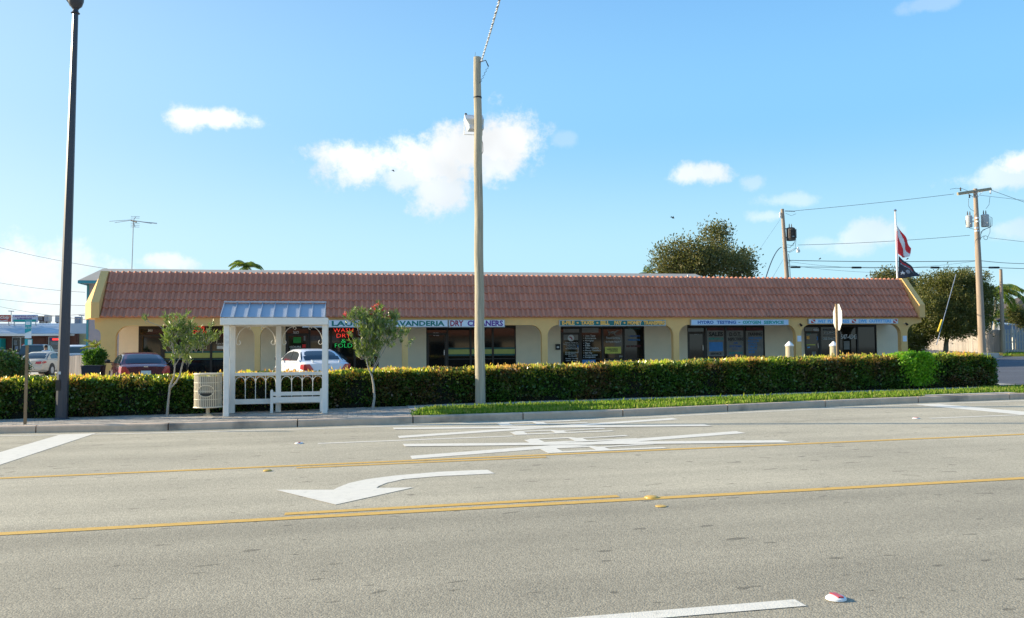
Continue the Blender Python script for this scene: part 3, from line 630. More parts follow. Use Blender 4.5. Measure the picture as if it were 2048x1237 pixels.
# mansard
YT0, ZT0, YT1, ZT1 = 37.86, 2.97, 39.2, 4.97
run, rise = YT1 - YT0, ZT1 - ZT0; SL = math.hypot(run, rise); nu = Vector((0, -rise / SL, run / SL)); su = Vector((0, run / SL, rise / SL))
MB().add([(X0, YT0 + 0.05, ZT0), (X1, YT0 + 0.05, ZT0), (X1, YT1 + 0.03, ZT1 - 0.05), (X0, YT1 + 0.03, ZT1 - 0.05), (X0, YT0 + 0.30, ZT0), (X1, YT0 + 0.30, ZT0), (X1, YT1 + 0.35, ZT1 - 0.05), (X0, YT1 + 0.35, ZT1 - 0.05)],
         [(0, 1, 2, 3), (4, 7, 6, 5), (0, 4, 5, 1), (3, 2, 6, 7), (0, 3, 7, 4), (1, 5, 6, 2)]).build('roof_deck', 'tile', shop)
TW = 0.478; rows = [0.0, 0.447, 0.886, 1.325, 1.764, SL]   # two-roll tiles
def tile_mesh(ln, w=TW):
    b = MB(); K = 12; prof = []
    for i in range(K + 1):
        u = i / K; ph = (u * 2) % 1.0
        h = 0.088 * max(0.0, math.sin(math.pi * min(1, ph / 0.68))) ** 0.9 if ph < 0.68 else 0.0
        prof.append((u * w, h))
    for k, (s_, lift) in enumerate(((0.0, 0.055), (ln + 0.03, 0.0))):
        for x_, h in prof: p = su * s_ + nu * (h + lift + 0.004); b.v.append((x_, p.y, p.z))
    for x_, h in prof: p = nu * (0.004); b.v.append((x_, p.y, p.z))
    n = K + 1
    for i in range(K): b.f += [(i, i + 1, n + i + 1, n + i), (2 * n + i, 2 * n + i + 1, i + 1, i)]
    me = b.mesh('tile', 'tile')
    for f in me.polygons: f.use_smooth = False
    return me
TM = {round(rows[i + 1] - rows[i], 3): tile_mesh(rows[i + 1] - rows[i]) for i in range(5)}
spots = []
nt_ = int((X1 - X0) / TW)
off = (X1 - X0 - nt_ * TW) / nt_
for r_ in range(5):
    for i in range(nt_):
        x = X0 + i * (TW + off); p = Vector((x, YT0, ZT0)) + su * rows[r_]
        spots.append(((p - Vector((0, 0, EYE))).length, p, round(rows[r_ + 1] - rows[r_], 3)))
spots.sort(key=lambda s: s[0])
for d_, p, key in spots[:300]:
    o = link('roof_tile', TM[key], shop); o.location = p + nu * rnd.uniform(-0.003, 0.005) + Vector((0, 0, rnd.uniform(-0.004, 0.004))); o.scale.x = (TW + off) / TW
    o.rotation_euler = (rnd.uniform(-0.004, 0.004), rnd.uniform(-0.006, 0.006), rnd.uniform(-0.004, 0.004))
b = MB()
for d_, p, key in spots[300:]:
    me = TM[key]; q = p + nu * rnd.uniform(-0.003, 0.005); sx = (TW + off) / TW
    b.add([(v.co.x * sx + q.x, v.co.y + q.y, v.co.z + q.z) for v in me.vertices], [tuple(f.vertices) for f in me.polygons])
stuff(b.build('roof_tile', 'tile', shop))
b = MB(); xx = X0
cap = []
while xx < X1 - 0.2:
    w = 0.46; n = 7; y0 = YT1 + 0.06; vs = []
    for k, (xa, rr_) in enumerate(((xx, 0.095), (xx + w + 0.03, 0.08))):
        for j in range(n):
            t = math.pi * j / (n - 1); vs.append((xa, y0 - rr_ * 1.1 * math.cos(t), ZT1 - 0.075 + rr_ * 0.75 * math.sin(t)))
    cap.append((vs, [(j, j + 1, n + j + 1, n + j) for j in range(n - 1)])); xx += w
b0 = MB().add(*cap[0]); me0 = b0.mesh('ridge_tile', 'tile')
for i, c in enumerate(cap):
    o = link('ridge_tile', me0, shop); o.location = (i * 0.46, 0, rnd.uniform(-0.006, 0.006)); o.rotation_euler = (0, rnd.uniform(-0.003, 0.003), 0)
# end fins of the mansard, with the kink seen in profile
def fin(name, xa, xb, m='mustard', push=0.0):
    prof = [(37.72, 2.95), (37.72, 3.60), (39.05, 5.02), (39.7, 5.02), (39.7, 2.95)]
    b = MB(); n = len(prof)
    for x in (xa, xb): b.v += [(x, y, z) for y, z in prof]
    b.f += [tuple(range(n)), tuple(range(2 * n - 1, n - 1, -1))] + [(i, (i + 1) % n, (i + 1) % n + n, i + n) for i in range(n)]
    return b.build(name, m, shop)
fin('gable_fin', -10.30, X0 - 0.005); fin('gable_fin', X1 + 0.005, 28.46)
# splayed return of the left fin that catches the sun
a1, a2 = Vector((-10.305, 37.72, 0)), Vector((-11.02, 39.5, 0))
b = MB().add([(a1.x, a1.y, 2.95), (a2.x, a2.y, 2.95), (a2.x, a2.y, 3.62), (-10.62, 40.1, 4.9), (-10.305, 39.05, 4.98), (a1.x, a1.y, 3.60), (-10.305, 40.2, 2.95), (-10.305, 40.2, 4.98)],
             [(0, 5, 4, 3, 2, 1), (1, 2, 3, 7, 6), (0, 1, 6), (3, 4, 7), (0, 6, 7, 4, 5)]); b.build('gable_return', 'mustard', shop)
# shop fronts: frames, panes, doors
def shopfront(k, door, mull, rail=None, top=WZ, band=None):
    a, c = UX[k]; zb = lot(a, YS) + 0.02
    b = MB()
    b.box((a, YS + 0.02, 2.55), (c, YS + 0.12, 2.70)); b.build('window_frame', 'frame', shop)
    MB().box((a, YS + 0.02, zb), (c, YS + 0.12, zb + 0.16)).build('window_frame', 'frame', shop)
    xs_ = [pxx(v, YS) for v in mull]
    cuts = [a] + xs_ + [c]
    for v in cuts:
        w = 0.045
        lo, hi = max(a, v - w), min(c, v + w)
        MB().box((lo, YS + 0.015, zb + 0.16), (hi, YS + 0.11, 2.55)).build('mullion', 'frame', shop)
    for i in range(len(cuts) - 1):
        if i == door: continue
        xa, xb = cuts[i] + 0.05, cuts[i + 1] - 0.05
        MB().box((xa, YS + 0.07, zb + 0.16), (xb, YS + 0.085, 2.55)).build('window_pane', 'glass', shop)
        if rail:
            z = on_y((mull[0]), rail, YS).z; MB().box((xa, YS + 0.03, z - 0.025), (xb, YS + 0.069, z + 0.025)).build('window_rail', 'frame', shop)
        if band:
            za, zb_, zc, zd = [on_y(900, v, YS).z for v in band]
            MB().box((xa, YS + 0.058, zb_), (xb, YS + 0.068, za)).build('window_band', 'tealfilm', shop)
            MB().box((xa, YS + 0.052, zc), (xb, YS + 0.068, zb_)).build('window_band', 'olivefilm', shop)
            MB().box((xa, YS + 0.058, zd), (xb, YS + 0.068, zc)).build('window_band', 'tealfilm', shop)
    xa, xb = cuts[door] + 0.05, cuts[door + 1] - 0.05
    d = link('door', MB().box((xa, YS + 0.03, zb + 0.01), (xa + 0.08, YS + 0.08, 2.32)).box((xb - 0.08, YS + 0.03, zb + 0.01), (xb, YS + 0.08, 2.32)).box((xa + 0.08, YS + 0.03, zb + 0.01), (xb - 0.08, YS + 0.08, zb + 0.26)).box((xa + 0.08, YS + 0.03, 2.22), (xb - 0.08, YS + 0.08, 2.32)).mesh('door', 'frame'), shop)
    MB().box((xa + 0.08, YS + 0.05, zb + 0.26), (xb - 0.08, YS + 0.06, 2.22)).build('door_pane', 'glass', d)
    MB().tube([(xb - 0.11, YS - 0.02, zb + 0.95), (xb - 0.11, YS - 0.02, zb + 1.2)], 0.012, 6).build('door_handle', 'chrome', d)
    MB().box((xa, YS + 0.07, 2.34), (xb, YS + 0.08, 2.55)).build('transom_pane', 'glass', shop)
    return cuts
BAND = (696, 699.5, 709, 712.5)
shopfront(0, 0, [327, 375, 422], rail=718, band=(699, 702.3, 711.6, 715))
shopfront(1, 0, [619, 662, 709.5], rail=None)
shopfront(2, 0, [895, 941.5, 986], rail=719, band=BAND)
shopfront(3, 0, [1162, 1205.5, 1248.5], rail=719)
shopfront(4, 0, [1411.5, 1451, 1490], rail=716)
shopfront(5, 0, [1641.5, 1679, 1716], rail=None)
# band of the second unit only covers its last pane
xa, xb = pxx(711, YS), pxx(755.5, YS)
for z0_, z1_, m in ((699.5, 696, 'tealfilm'), (709, 699.5, 'olivefilm'), (712.5, 709, 'tealfilm')):
    MB().box((xa, YS + 0.056, on_y(730, z0_, YS).z), (xb, YS + 0.068, on_y(730, z1_, YS).z)).build('window_band', m, shop)
# printing on the panes and doors
LY = YS + 0.045
def pt(s, x0, y0, x1, y1, m='whiteletter', **k): return ptext(s, x0, y0, x1, y1, LY, m, shop, name='window_lettering', **k)
pt("303", 296, 659, 305, 663.5, bold=0.02); pt("302", 586, 662.5, 598, 669, bold=0.03); pt("302", 867, 665.5, 878, 672, bold=0.03); pt("310", 1389, 664.5, 1397.5, 669.5, bold=0.04)
panel(586.5, 674.5, 602, 686.5, LY - 0.005, 0.006, 'sheetgreen', shop, 'green_notice'); pt("HOURS", 579.5, 692, 602, 696.5, bold=0.02); pt("OPEN 24", 580, 697.5, 602, 701)
panel(604.5, 689, 611.5, 696, LY - 0.005, 0.006, 'flagred', shop, 'notice'); panel(607.5, 672, 611, 682, LY - 0.005, 0.006, 'sheetgrey', shop, 'notice')
pt("GIANT", 716, 657.5, 744, 672, bold=0.01); pt("WASHERS", 716, 675, 748, 684, bold=0.01)
panel(434, 692, 452, 698.5, LY - 0.005, 0.006, 'whiteletter', shop, 'notice'); pt("Open 24 hrs", 434, 686, 452, 690.5)
# travel and tax shop
panel(1127, 658, 1158.5, 681, LY, 0.006, 'poster', shop, 'poster')
c_ = on_y(1142.3, 676.5, YS); b = MB(); b.v += [(c_.x + 0.165 * math.cos(t), LY - 0.006, c_.z + 0.16 * math.sin(t)) for t in np.linspace(0, 2 * math.pi, 24, endpoint=False)]; b.f.append(tuple(range(24))); b.build('round_badge', 'whiteletter', shop)
MB().prism([(c_.x - 0.10, c_.z + 0.07), (c_.x + 0.01, c_.z + 0.06), (c_.x + 0.07, c_.z - 0.02), (c_.x + 0.08, c_.z - 0.10), (c_.x + 0.04, c_.z - 0.10), (c_.x, c_.z - 0.01), (c_.x - 0.10, c_.z + 0.04)][::-1], LY - 0.014, LY - 0.008).build('badge_map', 'crimson', shop)
for (s, x0, y0, x1, y1) in [("Registration, Title, Auto Tag", 1130, 684.2, 1155, 687.0), ("Payment / School / Public Records", 1127, 687.4, 1159, 690.2), ("Tax Tag Home Dealer", 1131.5, 690.6, 1153, 693.2), ("Tax Change Dealer", 1132.5, 693.6, 1152.5, 696.0), ("Tax Sticker Renewal", 1130.5, 696.4, 1154, 698.8),
                            ("561-585-2200 Phone", 1130.5, 703.8, 1156.5, 706.6), ("561-588-7277 Fax", 1130.5, 707.2, 1153, 710.0), ("561-540-2200", 1137, 711.2, 1153.5, 714.0), ("Monday - Saturday", 1131.5, 716.2, 1156, 719.2), ("9:00am - 6:00pm", 1132, 720.4, 1155, 723.2)]:
    pt(s, x0, y0, x1, y1, bold=0.012)
for s, x1, y0 in [("Auto Taxes", 1190.5, 670), ("Insurance", 1192, 674.8), ("Mortgage", 1188, 680), ("Taxes", 1180, 685), ("E-file", 1180, 689.5), ("Wire Transfers", 1197, 694.5), ("Money Transfers", 1201, 699.6), ("Bill Pay", 1184.5, 704.6), ("Notary Services", 1195, 709), ("Immigration", 1191, 713)]:
    pt("•", 1166.8, y0 + 1.3, 1168.4, y0 + 2.8); pt(s, 1170.5, y0, x1, y0 + 3.8, bold=0.02)
panel(1164, 655, 1197, 666, LY, 0.006, 'poster', shop, 'poster')
pt("Travel Services", 1212, 674, 1240, 678.5, bold=0.015); pt("Se Habla Español", 1211.5, 682, 1241.5, 686.5, bold=0.015)
pl = [(1215, 661), (1217, 668), (1217.5, 672), (1220, 668.5), (1227, 667.5), (1229.5, 671.5), (1231, 671.5), (1230.5, 666.5), (1237, 662.5), (1238.5, 660.5), (1236, 660.2), (1229, 663), (1219, 664), (1216.5, 660.5)]
pp = [on_y(a, c, LY) for a, c in pl]; MB().prism([(p.x, p.z) for p in pp], LY - 0.004, LY).build('aeroplane_print', 'poster', shop)
panel(1210, 694, 1242, 707.8, LY - 0.008, 0.006, 'sheetyellow', shop, 'placard'); ptext("WESTERN", 1213.5, 697.3, 1235.5, 700.3, LY - 0.012, 'black', shop, bold=0.03, shear=0.15, name='window_lettering'); ptext("UNION", 1220, 701, 1235.5, 703.8, LY - 0.012, 'black', shop, bold=0.03, shear=0.15, name='window_lettering')
panel(1164.5, 720, 1191, 732, LY - 0.008, 0.006, 'sheetblue', shop, 'placard'); ptext("ABC", 1170, 722, 1187, 728.5, LY - 0.012, 'whiteletter', shop, bold=0.03, name='window_lettering')
panel(1208, 721, 1246, 731, LY - 0.002, 0.006, 'sheetgrey', shop, 'notice'); panel(1238, 711, 1245, 715, LY - 0.002, 0.006, 'poster', shop, 'notice')
panel(1155, 691, 1159.5, 695.5, LY - 0.008, 0.006, 'sheetblue', shop, 'sticker'); panel(1155.5, 697, 1159, 700, LY - 0.008, 0.006, 'sheetblue', shop, 'sticker')
pt("• AIRLINES", 1257, 671, 1280, 674, 'blue', bold=0.03); pt("• IMMIGRATION", 1255, 678.5, 1280, 682, 'sheetblue', bold=0.03); pt("561.547.0877", 1253, 690.5, 1282, 695, 'posterred', bold=0.03)
pt("CRUISES", 1255, 655.5, 1281, 659, 'tealfilm', bold=0.03)
# dive service shop: papered windows
for xa_, xb_ in ((1414.5, 1449), (1453.5, 1488), (1492.5, 1526)):
    panel(xa_, 653, xb_, 661.5, LY, 0.006, 'posterred', shop, 'banner'); panel(xa_, 661.8, xb_, 713, LY + 0.004, 0.006, 'poster', shop, 'poster')
pt("D.O.T.", 1459, 665, 1482, 673, 'black', bold=0.02); pt("INSPECTIONS", 1456, 675.5, 1486.5, 682, 'black', bold=0.02); pt("TRAINING", 1495.5, 665.5, 1524, 672, 'black', bold=0.02)
pt("SALES", 1418, 664.5, 1446, 673, 'black', bold=0.03); pt("SERVICE", 1417, 675.5, 1447, 680, 'seagreen', bold=0.03); panel(1418.5, 684.5, 1445.5, 703, LY - 0.002, 0.005, 'sheetblue', shop, 'placard')
pt("AIR", 1467, 684.5, 1476, 688.5, 'blue', bold=0.03); pt("SYSTEMS", 1459, 691, 1483, 695.5, 'blue', bold=0.03); pt("TANKS", 1463, 697, 1479, 700, 'blue'); pt("REPAIRS", 1459, 704, 1485, 709, 'seagreen', bold=0.02); pt("SERVICE", 1421, 705.5, 1443, 710, 'black', bold=0.03)
for i, (s, x0, x1) in enumerate([("OPEN WATER", 1497, 1524), ("RESCUE", 1496, 1518), ("NITROX", 1497, 1514), ("DRIFT", 1497, 1515), ("NIGHT", 1497, 1514), ("ICE", 1498, 1510)]): pt(s, x0, 674.5 + i * 5.6, x1, 679 + i * 5.6, 'sheetblue', bold=0.03)
# dive outfitters
pt("547-4343", 1681.5, 669, 1714, 679, bold=0.03); pt("INSTRUCTION", 1647, 657.5, 1676.5, 662, 'sheetgrey', bold=0.02); pt("EQUIPMENT", 1649, 664, 1676, 668.5, 'whiteletter', bold=0.01); pt("BOAT SPEARFISHING", 1648, 671, 1676, 673, 'sheetgrey'); pt("DIVE CHARTERS", 1645.5, 675, 1677.5, 680, 'whiteletter', bold=0.02)
panel(1627, 657.5, 1638, 663, LY - 0.004, 0.006, 'whiteletter', shop, 'sticker'); panel(1633.8, 673, 1639.5, 680.8, LY - 0.004, 0.006, 'sheetblue', shop, 'sticker'); panel(1613.5, 672.5, 1619, 679, LY - 0.004, 0.006, 'orange', shop, 'sticker')
panel(1613.5, 689, 1631, 691, LY - 0.004, 0.006, 'sheetyellow', shop, 'sticker'); panel(1614.5, 694, 1620, 696.5, LY - 0.004, 0.006, 'skyblue', shop, 'sticker'); panel(1624, 703.5, 1632, 712, LY - 0.004, 0.006, 'poster', shop, 'notice'); panel(1688, 682.5, 1699, 699.5, LY - 0.004, 0.006, 'poster', shop, 'notice')
panel(1614, 663.5, 1621, 669, LY - 0.004, 0.006, 'seagreen', shop, 'sticker'); panel(1622.5, 665, 1628, 667.5, LY - 0.004, 0.006, 'sheetgrey', shop, 'sticker'); panel(1637, 687.5, 1640.5, 691, LY - 0.004, 0.006, 'whiteletter', shop, 'sticker')
# sheets glued on piers
for px_ in (1599, 1810): panel(px_ - 4, 672, px_ + 3.5, 683.5, YF - 0.012, 0.01, 'signwhite', shop, 'notice')
# things on the building
def neon(lines, x, label):
    t = thing('neon_sign', label, 'neon sign', (x, YS - 0.02, 2.0))
    for (s, px0, py0, px1, py1, m) in lines:
        a = on_y(px0, py1, YS - 0.05); c = on_y(px1, py0, YS - 0.05)
        o = text(s, a.x - x, c.x - x, a.z - 2.0, c.z - 2.0, -0.03, m, t, bold=-0.028, depth=0.02, name='neon_tube')
    a = on_y(lines[0][1], lines[0][2], YS); MB().tube([(0, 0.02, 0.3), (0, 0.02, 0.55)], 0.006, 4).build('hanging_wire', 'frame', t)
    return t
neon([("WASH", 667, 657, 706, 664.5, 'neonred'), ("DRY", 673.5, 668, 700.5, 675.5, 'neonred'), ("&", 682.5, 678.5, 691.5, 686, 'neongreen'), ("FOLD", 670, 687.5, 704, 695.5, 'neongreen')], pxx(686, YS), 'neon sign reading WASH DRY & FOLD in red and green behind the laundry glass')
neon([("COIN", 389, 652.5, 408, 660, 'neonred'), ("OPEN", 385, 660.8, 413, 667, 'neonred')], pxx(399, YS), 'small red neon sign in the left shop window behind the oleander')
def sign(name, px0, px1, py0, py1, face, label, words, frame='steel', yy=YF - 0.13):
    a = on_y(px0, py1, yy); c = on_y(px1, py0, yy)
    t = thing(name, label, 'sign', (a.x, yy, a.z)); w, h = c.x - a.x, c.z - a.z
    MB().box((0, 0.01, 0), (w, 0.125, h)).build('cabinet', frame, t)
    MB().box((0.035, 0, 0.03), (w - 0.035, 0.009, h - 0.03)).build('sign_face', face, t)
    for s, x0, x1, y0, y1, m, kw in words:
        p = on_y(x0, y1, yy); q = on_y(x1, y0, yy)
        text(s, p.x - a.x, q.x - a.x, p.z - a.z, q.z - a.z, -0.004, m, t, depth=0.008, **kw)
    return t, a
B = dict(bold=0.035)
sign('laundry_sign', 604.5, 896, 639.8, 655.5, 'signwhite', 'long white sign reading COIN LAUNDRY LAVANDERIA in green', [("COIN", 611, 651, 642.2, 652.6, 'green', B), ("LAUNDRY", 663.5, 770, 642.2, 652.6, 'green', B), ("LAVANDERIA", 779, 889, 642.2, 652.6, 'green', B)])
sign('dry_cleaners_sign', 897.5, 1009.8, 639.8, 655.0, 'signwhite', 'white sign reading DRY CLEANERS in crimson and purple', [("DRY", 900.5, 927, 641.3, 652.8, 'crimson', B), ("CLEANERS", 935, 1006, 641.3, 652.8, 'purple', B)])
ORW = []
for s, x0, x1 in (("E-FILE", 1124, 1148.5), ("•", 1153.2, 1157), ("TAXES", 1161.5, 1187.5), ("•", 1192.5, 1196.5), ("BILL", 1201, 1218.5), ("PAY", 1228.5, 1243), ("•", 1247, 1250.5), ("MONEY", 1255, 1283), ("TRANSFERS", 1287, 1329.5)):
    y0, y1 = ((644.2, 647.8) if s == "•" else (642, 650)); ORW += [(s, x0 + 0.35, x1 + 0.45, y0 + 0.25, y1 + 0.35, 'paleedge', dict(bold=0.03)), (s, x0, x1, y0, y1, 'orange', dict(bold=0.05))]
t_, a_ = sign('tax_sign', 1119, 1331.3, 640.3, 652.8, 'signteal', 'dark teal sign with orange letters reading E-FILE TAXES BILL PAY MONEY TRANSFERS', ORW)
for c in t_.children:
    if c.name.startswith('lettering') and c.data.materials[0] == MT['orange']: c.location.y -= 0.006
sign('hydro_testing_sign', 1382, 1577.5, 639.2, 651.2, 'signblue', 'pale blue sign reading HYDRO TESTING - OXYGEN SERVICE', [("HYDRO", 1395.5, 1427, 641.8, 648.3, 'blue', B), ("TESTING", 1433.5, 1472, 641.8, 648.3, 'blue', B), ("-", 1476.8, 1480.5, 644.6, 645.8, 'green', B), ("OXYGEN", 1485.5, 1521.5, 641.8, 648.3, 'seagreen', B), ("SERVICE", 1527.5, 1567.5, 641.8, 648.3, 'seagreen', B)])
t_, a_ = sign('dive_shop_sign', 1617.5, 1796.3, 638.0, 648.2, 'signwhite', 'white sign reading WET PLEASURES DIVE OUTFITTERS with three dive flags', [("WET", 1635.5, 1651.5, 639.8, 646.3, 'skyblue', B), ("PLEASURES", 1655.5, 1698.5, 639.8, 646.3, 'skyblue', B), ("DIVE", 1717.5, 1733.5, 639.4, 645.9, 'skyblue', B), ("OUTFITTERS", 1738.5, 1782.5, 639.2, 645.7, 'skyblue', B)])
for px_ in (1626.3, 1707.8, 1790.3):
    p = on_y(px_ - 4, 646.6 - (0.4 if px_ > 1700 else 0), YF - 0.13); q = on_y(px_ + 4, 639.6 - (0.4 if px_ > 1700 else 0), YF - 0.13); x0, x1, z0_, z1_ = p.x - a_.x, q.x - a_.x, p.z - a_.z, q.z - a_.z
    e = 0.045
    d = MB().prism([(x0, z0_), (x1, z0_), (x1, z1_), (x0, z1_)][::1], -0.006, -0.001).build('dive_flag_emblem', 'red', t_)
    MB().prism([(x0, z1_), (x0, z1_ - e), (x1 - e, z0_), (x1, z0_), (x1, z0_ + e), (x0 + e, z1_)], -0.009, -0.0065).build('diagonal_stripe', 'whiteletter', d)
# mail box, lamps, pipes
t = thing('mailbox', 'small black wall box with a white card left of the tax shop door', 'mailbox', (pxx(1115, YS), YS - 0.12, 1.62))
MB().box((-0.11, 0, -0.14), (0.11, 0.115, 0.14)).build('box', 'black', t, bevel=0.01); MB().box((-0.07, -0.012, -0.05), (0.05, -0.002, 0.03)).build('card', 'whiteletter', t)
for i, px_ in enumerate((1597.5, 1808.5)):
    p = on_y(px_, 649 if i == 0 else 647.5, YF)
    t = thing('wall_lamp', ['small dark floodlight on the pier between the two dive shops', 'small dark floodlight on the last pier at right'][i], 'lamp', (p.x, YF, p.z), 0, 'floodlights on the arcade piers')
    MB().lathe([(0.045, 0), (0.045, 0.02)], n=10).build('base', 'cream', t); MB().tube([(0, -0.01, 0.0), (0.03, -0.10, 0.02)], 0.012, 6).build('arm', 'steel', t)
    MB().tube([(0.03, -0.07, 0.02), (0.05, -0.17, -0.07)], [0.035, 0.06], 10).build('lamp_head', 'frame', t)
for px_, py0, py1 in ((354, 543.5, 549), (960, 541, 553), (1376, 550, 557)):
    p = on_y(px_, py1, 39.6); q = on_y(px_, py0, 39.6)
    tag(MB().tube([(p.x, 39.6, 4.7), (p.x, 39.6, q.z)], 0.04, 8).build('vent_pipe', 'steel'), {354: 'short pale vent pipe on the roof near the aerial', 960: 'short vent pipe on the roof behind the utility pole', 1376: 'short white vent pipe on the roof in front of the big tree'}[px_], 'pipe', 'vent pipes along the roof edge')
# aerial
ax = on_y(263, 545, 40.2); t = thing('tv_aerial', 'thin rooftop television aerial with long horizontal arms', 'aerial', (ax.x, 40.2, 4.72))
zt = on_y(265, 440, 40.2).z - 4.72; MB().tube([(0, 0, 0), (0.03, 0, zt * 0.5), (0.05, 0, zt)], 0.02, 6).build('mast', 'steel', t)
MB().tube([(-0.13, 0.35, zt + 0.02), (0.28, -0.45, zt - 0.17)], 0.028, 5).build('boom', 'darkgreen', t)
MB().tube([(0.14, 0, zt + 0.13), (0.06, -0.1, zt - 0.08), (0.15, -0.1, zt - 0.35)], 0.016, 5).build('boom', 'steel', t)
for s, (dx, dz) in enumerate(((-0.95, -0.12), (-0.75, -0.16), (1.0, -0.16), (0.75, -0.14), (0.95, -0.10))):
    MB().tube([(0.05, 0.1 * s - 0.2, zt - 0.03), (0.05 + dx, 0.1 * s - 0.2, zt + dz)], 0.010, 4).build('dipole', 'steel', t)
for dz in (0.14, 0.07, -0.16, -0.25, -0.33): MB().tube([(-0.05, -0.05, zt + dz), (0.32, -0.05, zt + dz)], 0.008, 4).build('dipole', 'steel', t)

# flagpole with two flags
fp = on_y(1795, 560, 39.62); top_ = on_y(1790.5, 424, 39.62)
t = thing('flagpole', 'white flagpole with a ball on top rising from the right end of the roof', 'flagpole', (fp.x, 39.62, 4.72))
dxp = top_.x - fp.x; hz = top_.z - 4.72
MB().tube([(0.0, 0, 0), (dxp, 0, hz)], [0.055, 0.042], 10).build('pole', 'capwhite', t, True)
MB().lathe([(0.001, 0), (0.05, 0.02), (0.075, 0.075), (0.05, 0.13), (0.001, 0.15)], (dxp, 0, hz), 12).build('ball', 'chrome', t, True)
def cloth(name, label, HT, HB, FT, FB, bulge, colour, cat='flag', nu_=22, nv_=14, amp=0.12):
    t = None; A = [on_y(a, c, 39.56) for a, c in (HT, HB, FT, FB)]; o0 = A[0]
    groups = {}
    P_ = [[None] * (nv_ + 1) for _ in range(nu_ + 1)]
    for i in range(nu_ + 1):
        for j in range(nv_ + 1):
            u, v = i / nu_, j / nv_
            p = A[0] * (1 - u) * (1 - v) + A[1] * (1 - u) * v + A[2] * u * (1 - v) + A[3] * u * v
            p = p + Vector((bulge[0] * math.sin(math.pi * u) * v, 0, -bulge[1] * math.sin(math.pi * u) * v + bulge[2] * math.sin(math.pi * u) * (1 - v)))
            p.y += amp * math.sin(u * 9 + v * 2.0) * u ** 0.5 - 0.05; P_[i][j] = p - o0
    root = thing(name, label, cat, o0)
    for i in range(nu_):
        for j in range(nv_):
            k = colour((i + .5) / nu_, (j + .5) / nv_); groups.setdefault(k, []).append((i, j))
    for k, cells in groups.items():
        b = MB(); idx = {}
        for i, j in cells:
            f = []
            for q in ((i, j), (i + 1, j), (i + 1, j + 1), (i, j + 1)):
                if q not in idx: idx[q] = len(b.v); b.v.append(tuple(P_[q[0]][q[1]]))
                f.append(idx[q])
            b.f.append(tuple(f))
        o = b.build({'flagred': 'red_field', 'flagwhite': 'white_stripe', 'flagblack': 'black_field', 'flaggrey': 'grey_print'}[k], k, root)
        for f in o.data.polygons: f.use_smooth = True
        sm = o.modifiers.new("cloth", 'SOLIDIFY'); sm.thickness = 0.006
    return root
cloth('dive_flag', 'large red flag with a broad white diagonal stripe on the flagpole', (1792.5, 450), (1794.5, 507), (1822, 497), (1815.5, 514), (-0.05, 0.12, 0.02), lambda u, v: 'flagwhite' if abs(v - (0.06 + u * 0.90)) < 0.19 + 0.05 * u and not (u < 0.08 and v > 0.2) else 'flagred', nu_=30, nv_=24, amp=0.10)
def pir(u, v):
    if 0.10 < u < 0.7 and abs(v - (0.14 + 0.2 * u)) < 0.035: return 'flagred'
    if 0.12 < u < 0.8 and abs(v - (0.24 + 0.22 * u)) < 0.028: return 'flaggrey'
    dx, dy = (u - 0.2) * 1.0, (v - 0.72) * 1.1; a = math.atan2(dy, dx); r_ = math.hypot(dx, dy)
    if r_ < 0.055 + 0.06 * (0.5 + 0.5 * math.cos(5 * a + 1.57)) ** 2: return 'flagwhite'
    if math.hypot(u - 0.44, (v - 0.6) * 0.9) < 0.12: return 'flaggrey'
    return 'flagblack'
cloth('black_flag', 'black flag with white star and grey print blowing low on the flagpole', (1796, 512), (1795.5, 558), (1838, 549), (1836, 552.5), (0.0, 0.0, 0.0), pir, nu_=34, nv_=26, amp=0.12)

# ------------------------------------------------------------------ building behind
t = thing('rear_building', 'long two-storey blue-grey building with teal eaves behind the shops', 'building')
lx_, rx_ = -13.85, 22.4; by = 50.0
MB().box((lx_, by, 0.0), (rx_, 59.0, 5.45)).build('wall', 'bluewall', t)
MB().box((lx_ - 0.03, by - 0.03, 0.3), (lx_ + 0.08, by + 0.1, 5.45)).build('corner_trim', 'tealtrim', t)
zE, zR = 5.52, 6.52
v = [(-14.3, 49, zE), (23.1, 49, zE), (23.1, 60, zE), (-14.3, 60, zE), (-14.15, 54.4, zR), (19.6, 54.4, zR + 0.05)]
v[4] = (-12.9, 54.0, zR); xl = on_y(205, 538, 54).x; v[4] = (xl, 54.0, on_y(205, 538, 54).z); q = on_y(1390, 548.2, 54); v[5] = (q.x, 54.0, q.z)
q = on_y(156, 561, 49); v[0] = (q.x, 49, q.z); q = on_y(1452, 553, 49); v[1] = (q.x, 49, v[0][2]); v[3] = (v[0][0], 60, v[0][2]); v[2] = (v[1][0], 60, v[0][2])
MB().add([Vector(p) for p in v] , [(0, 1, 5, 4), (1, 2, 5), (2, 3, 4, 5), (3, 0, 4)]).build('roof', 'roofgrey', t)
MB().box((v[0][0], 49, v[0][2] - 0.16), (v[1][0], 49.05, v[0][2] - 0.004)).build('fascia', 'tealtrim', t)
MB().box((v[0][0] - 0.03, 49.06, v[0][2] - 0.16), (v[0][0] + 0.02, 60, v[0][2] - 0.004)).build('fascia', 'tealtrim', t)
MB().box((v[0][0] + 0.03, 49.06, v[0][2] - 0.12), (v[1][0] - 0.03, 59.9, v[0][2] - 0.09)).build('soffit', 'bluewall', t)

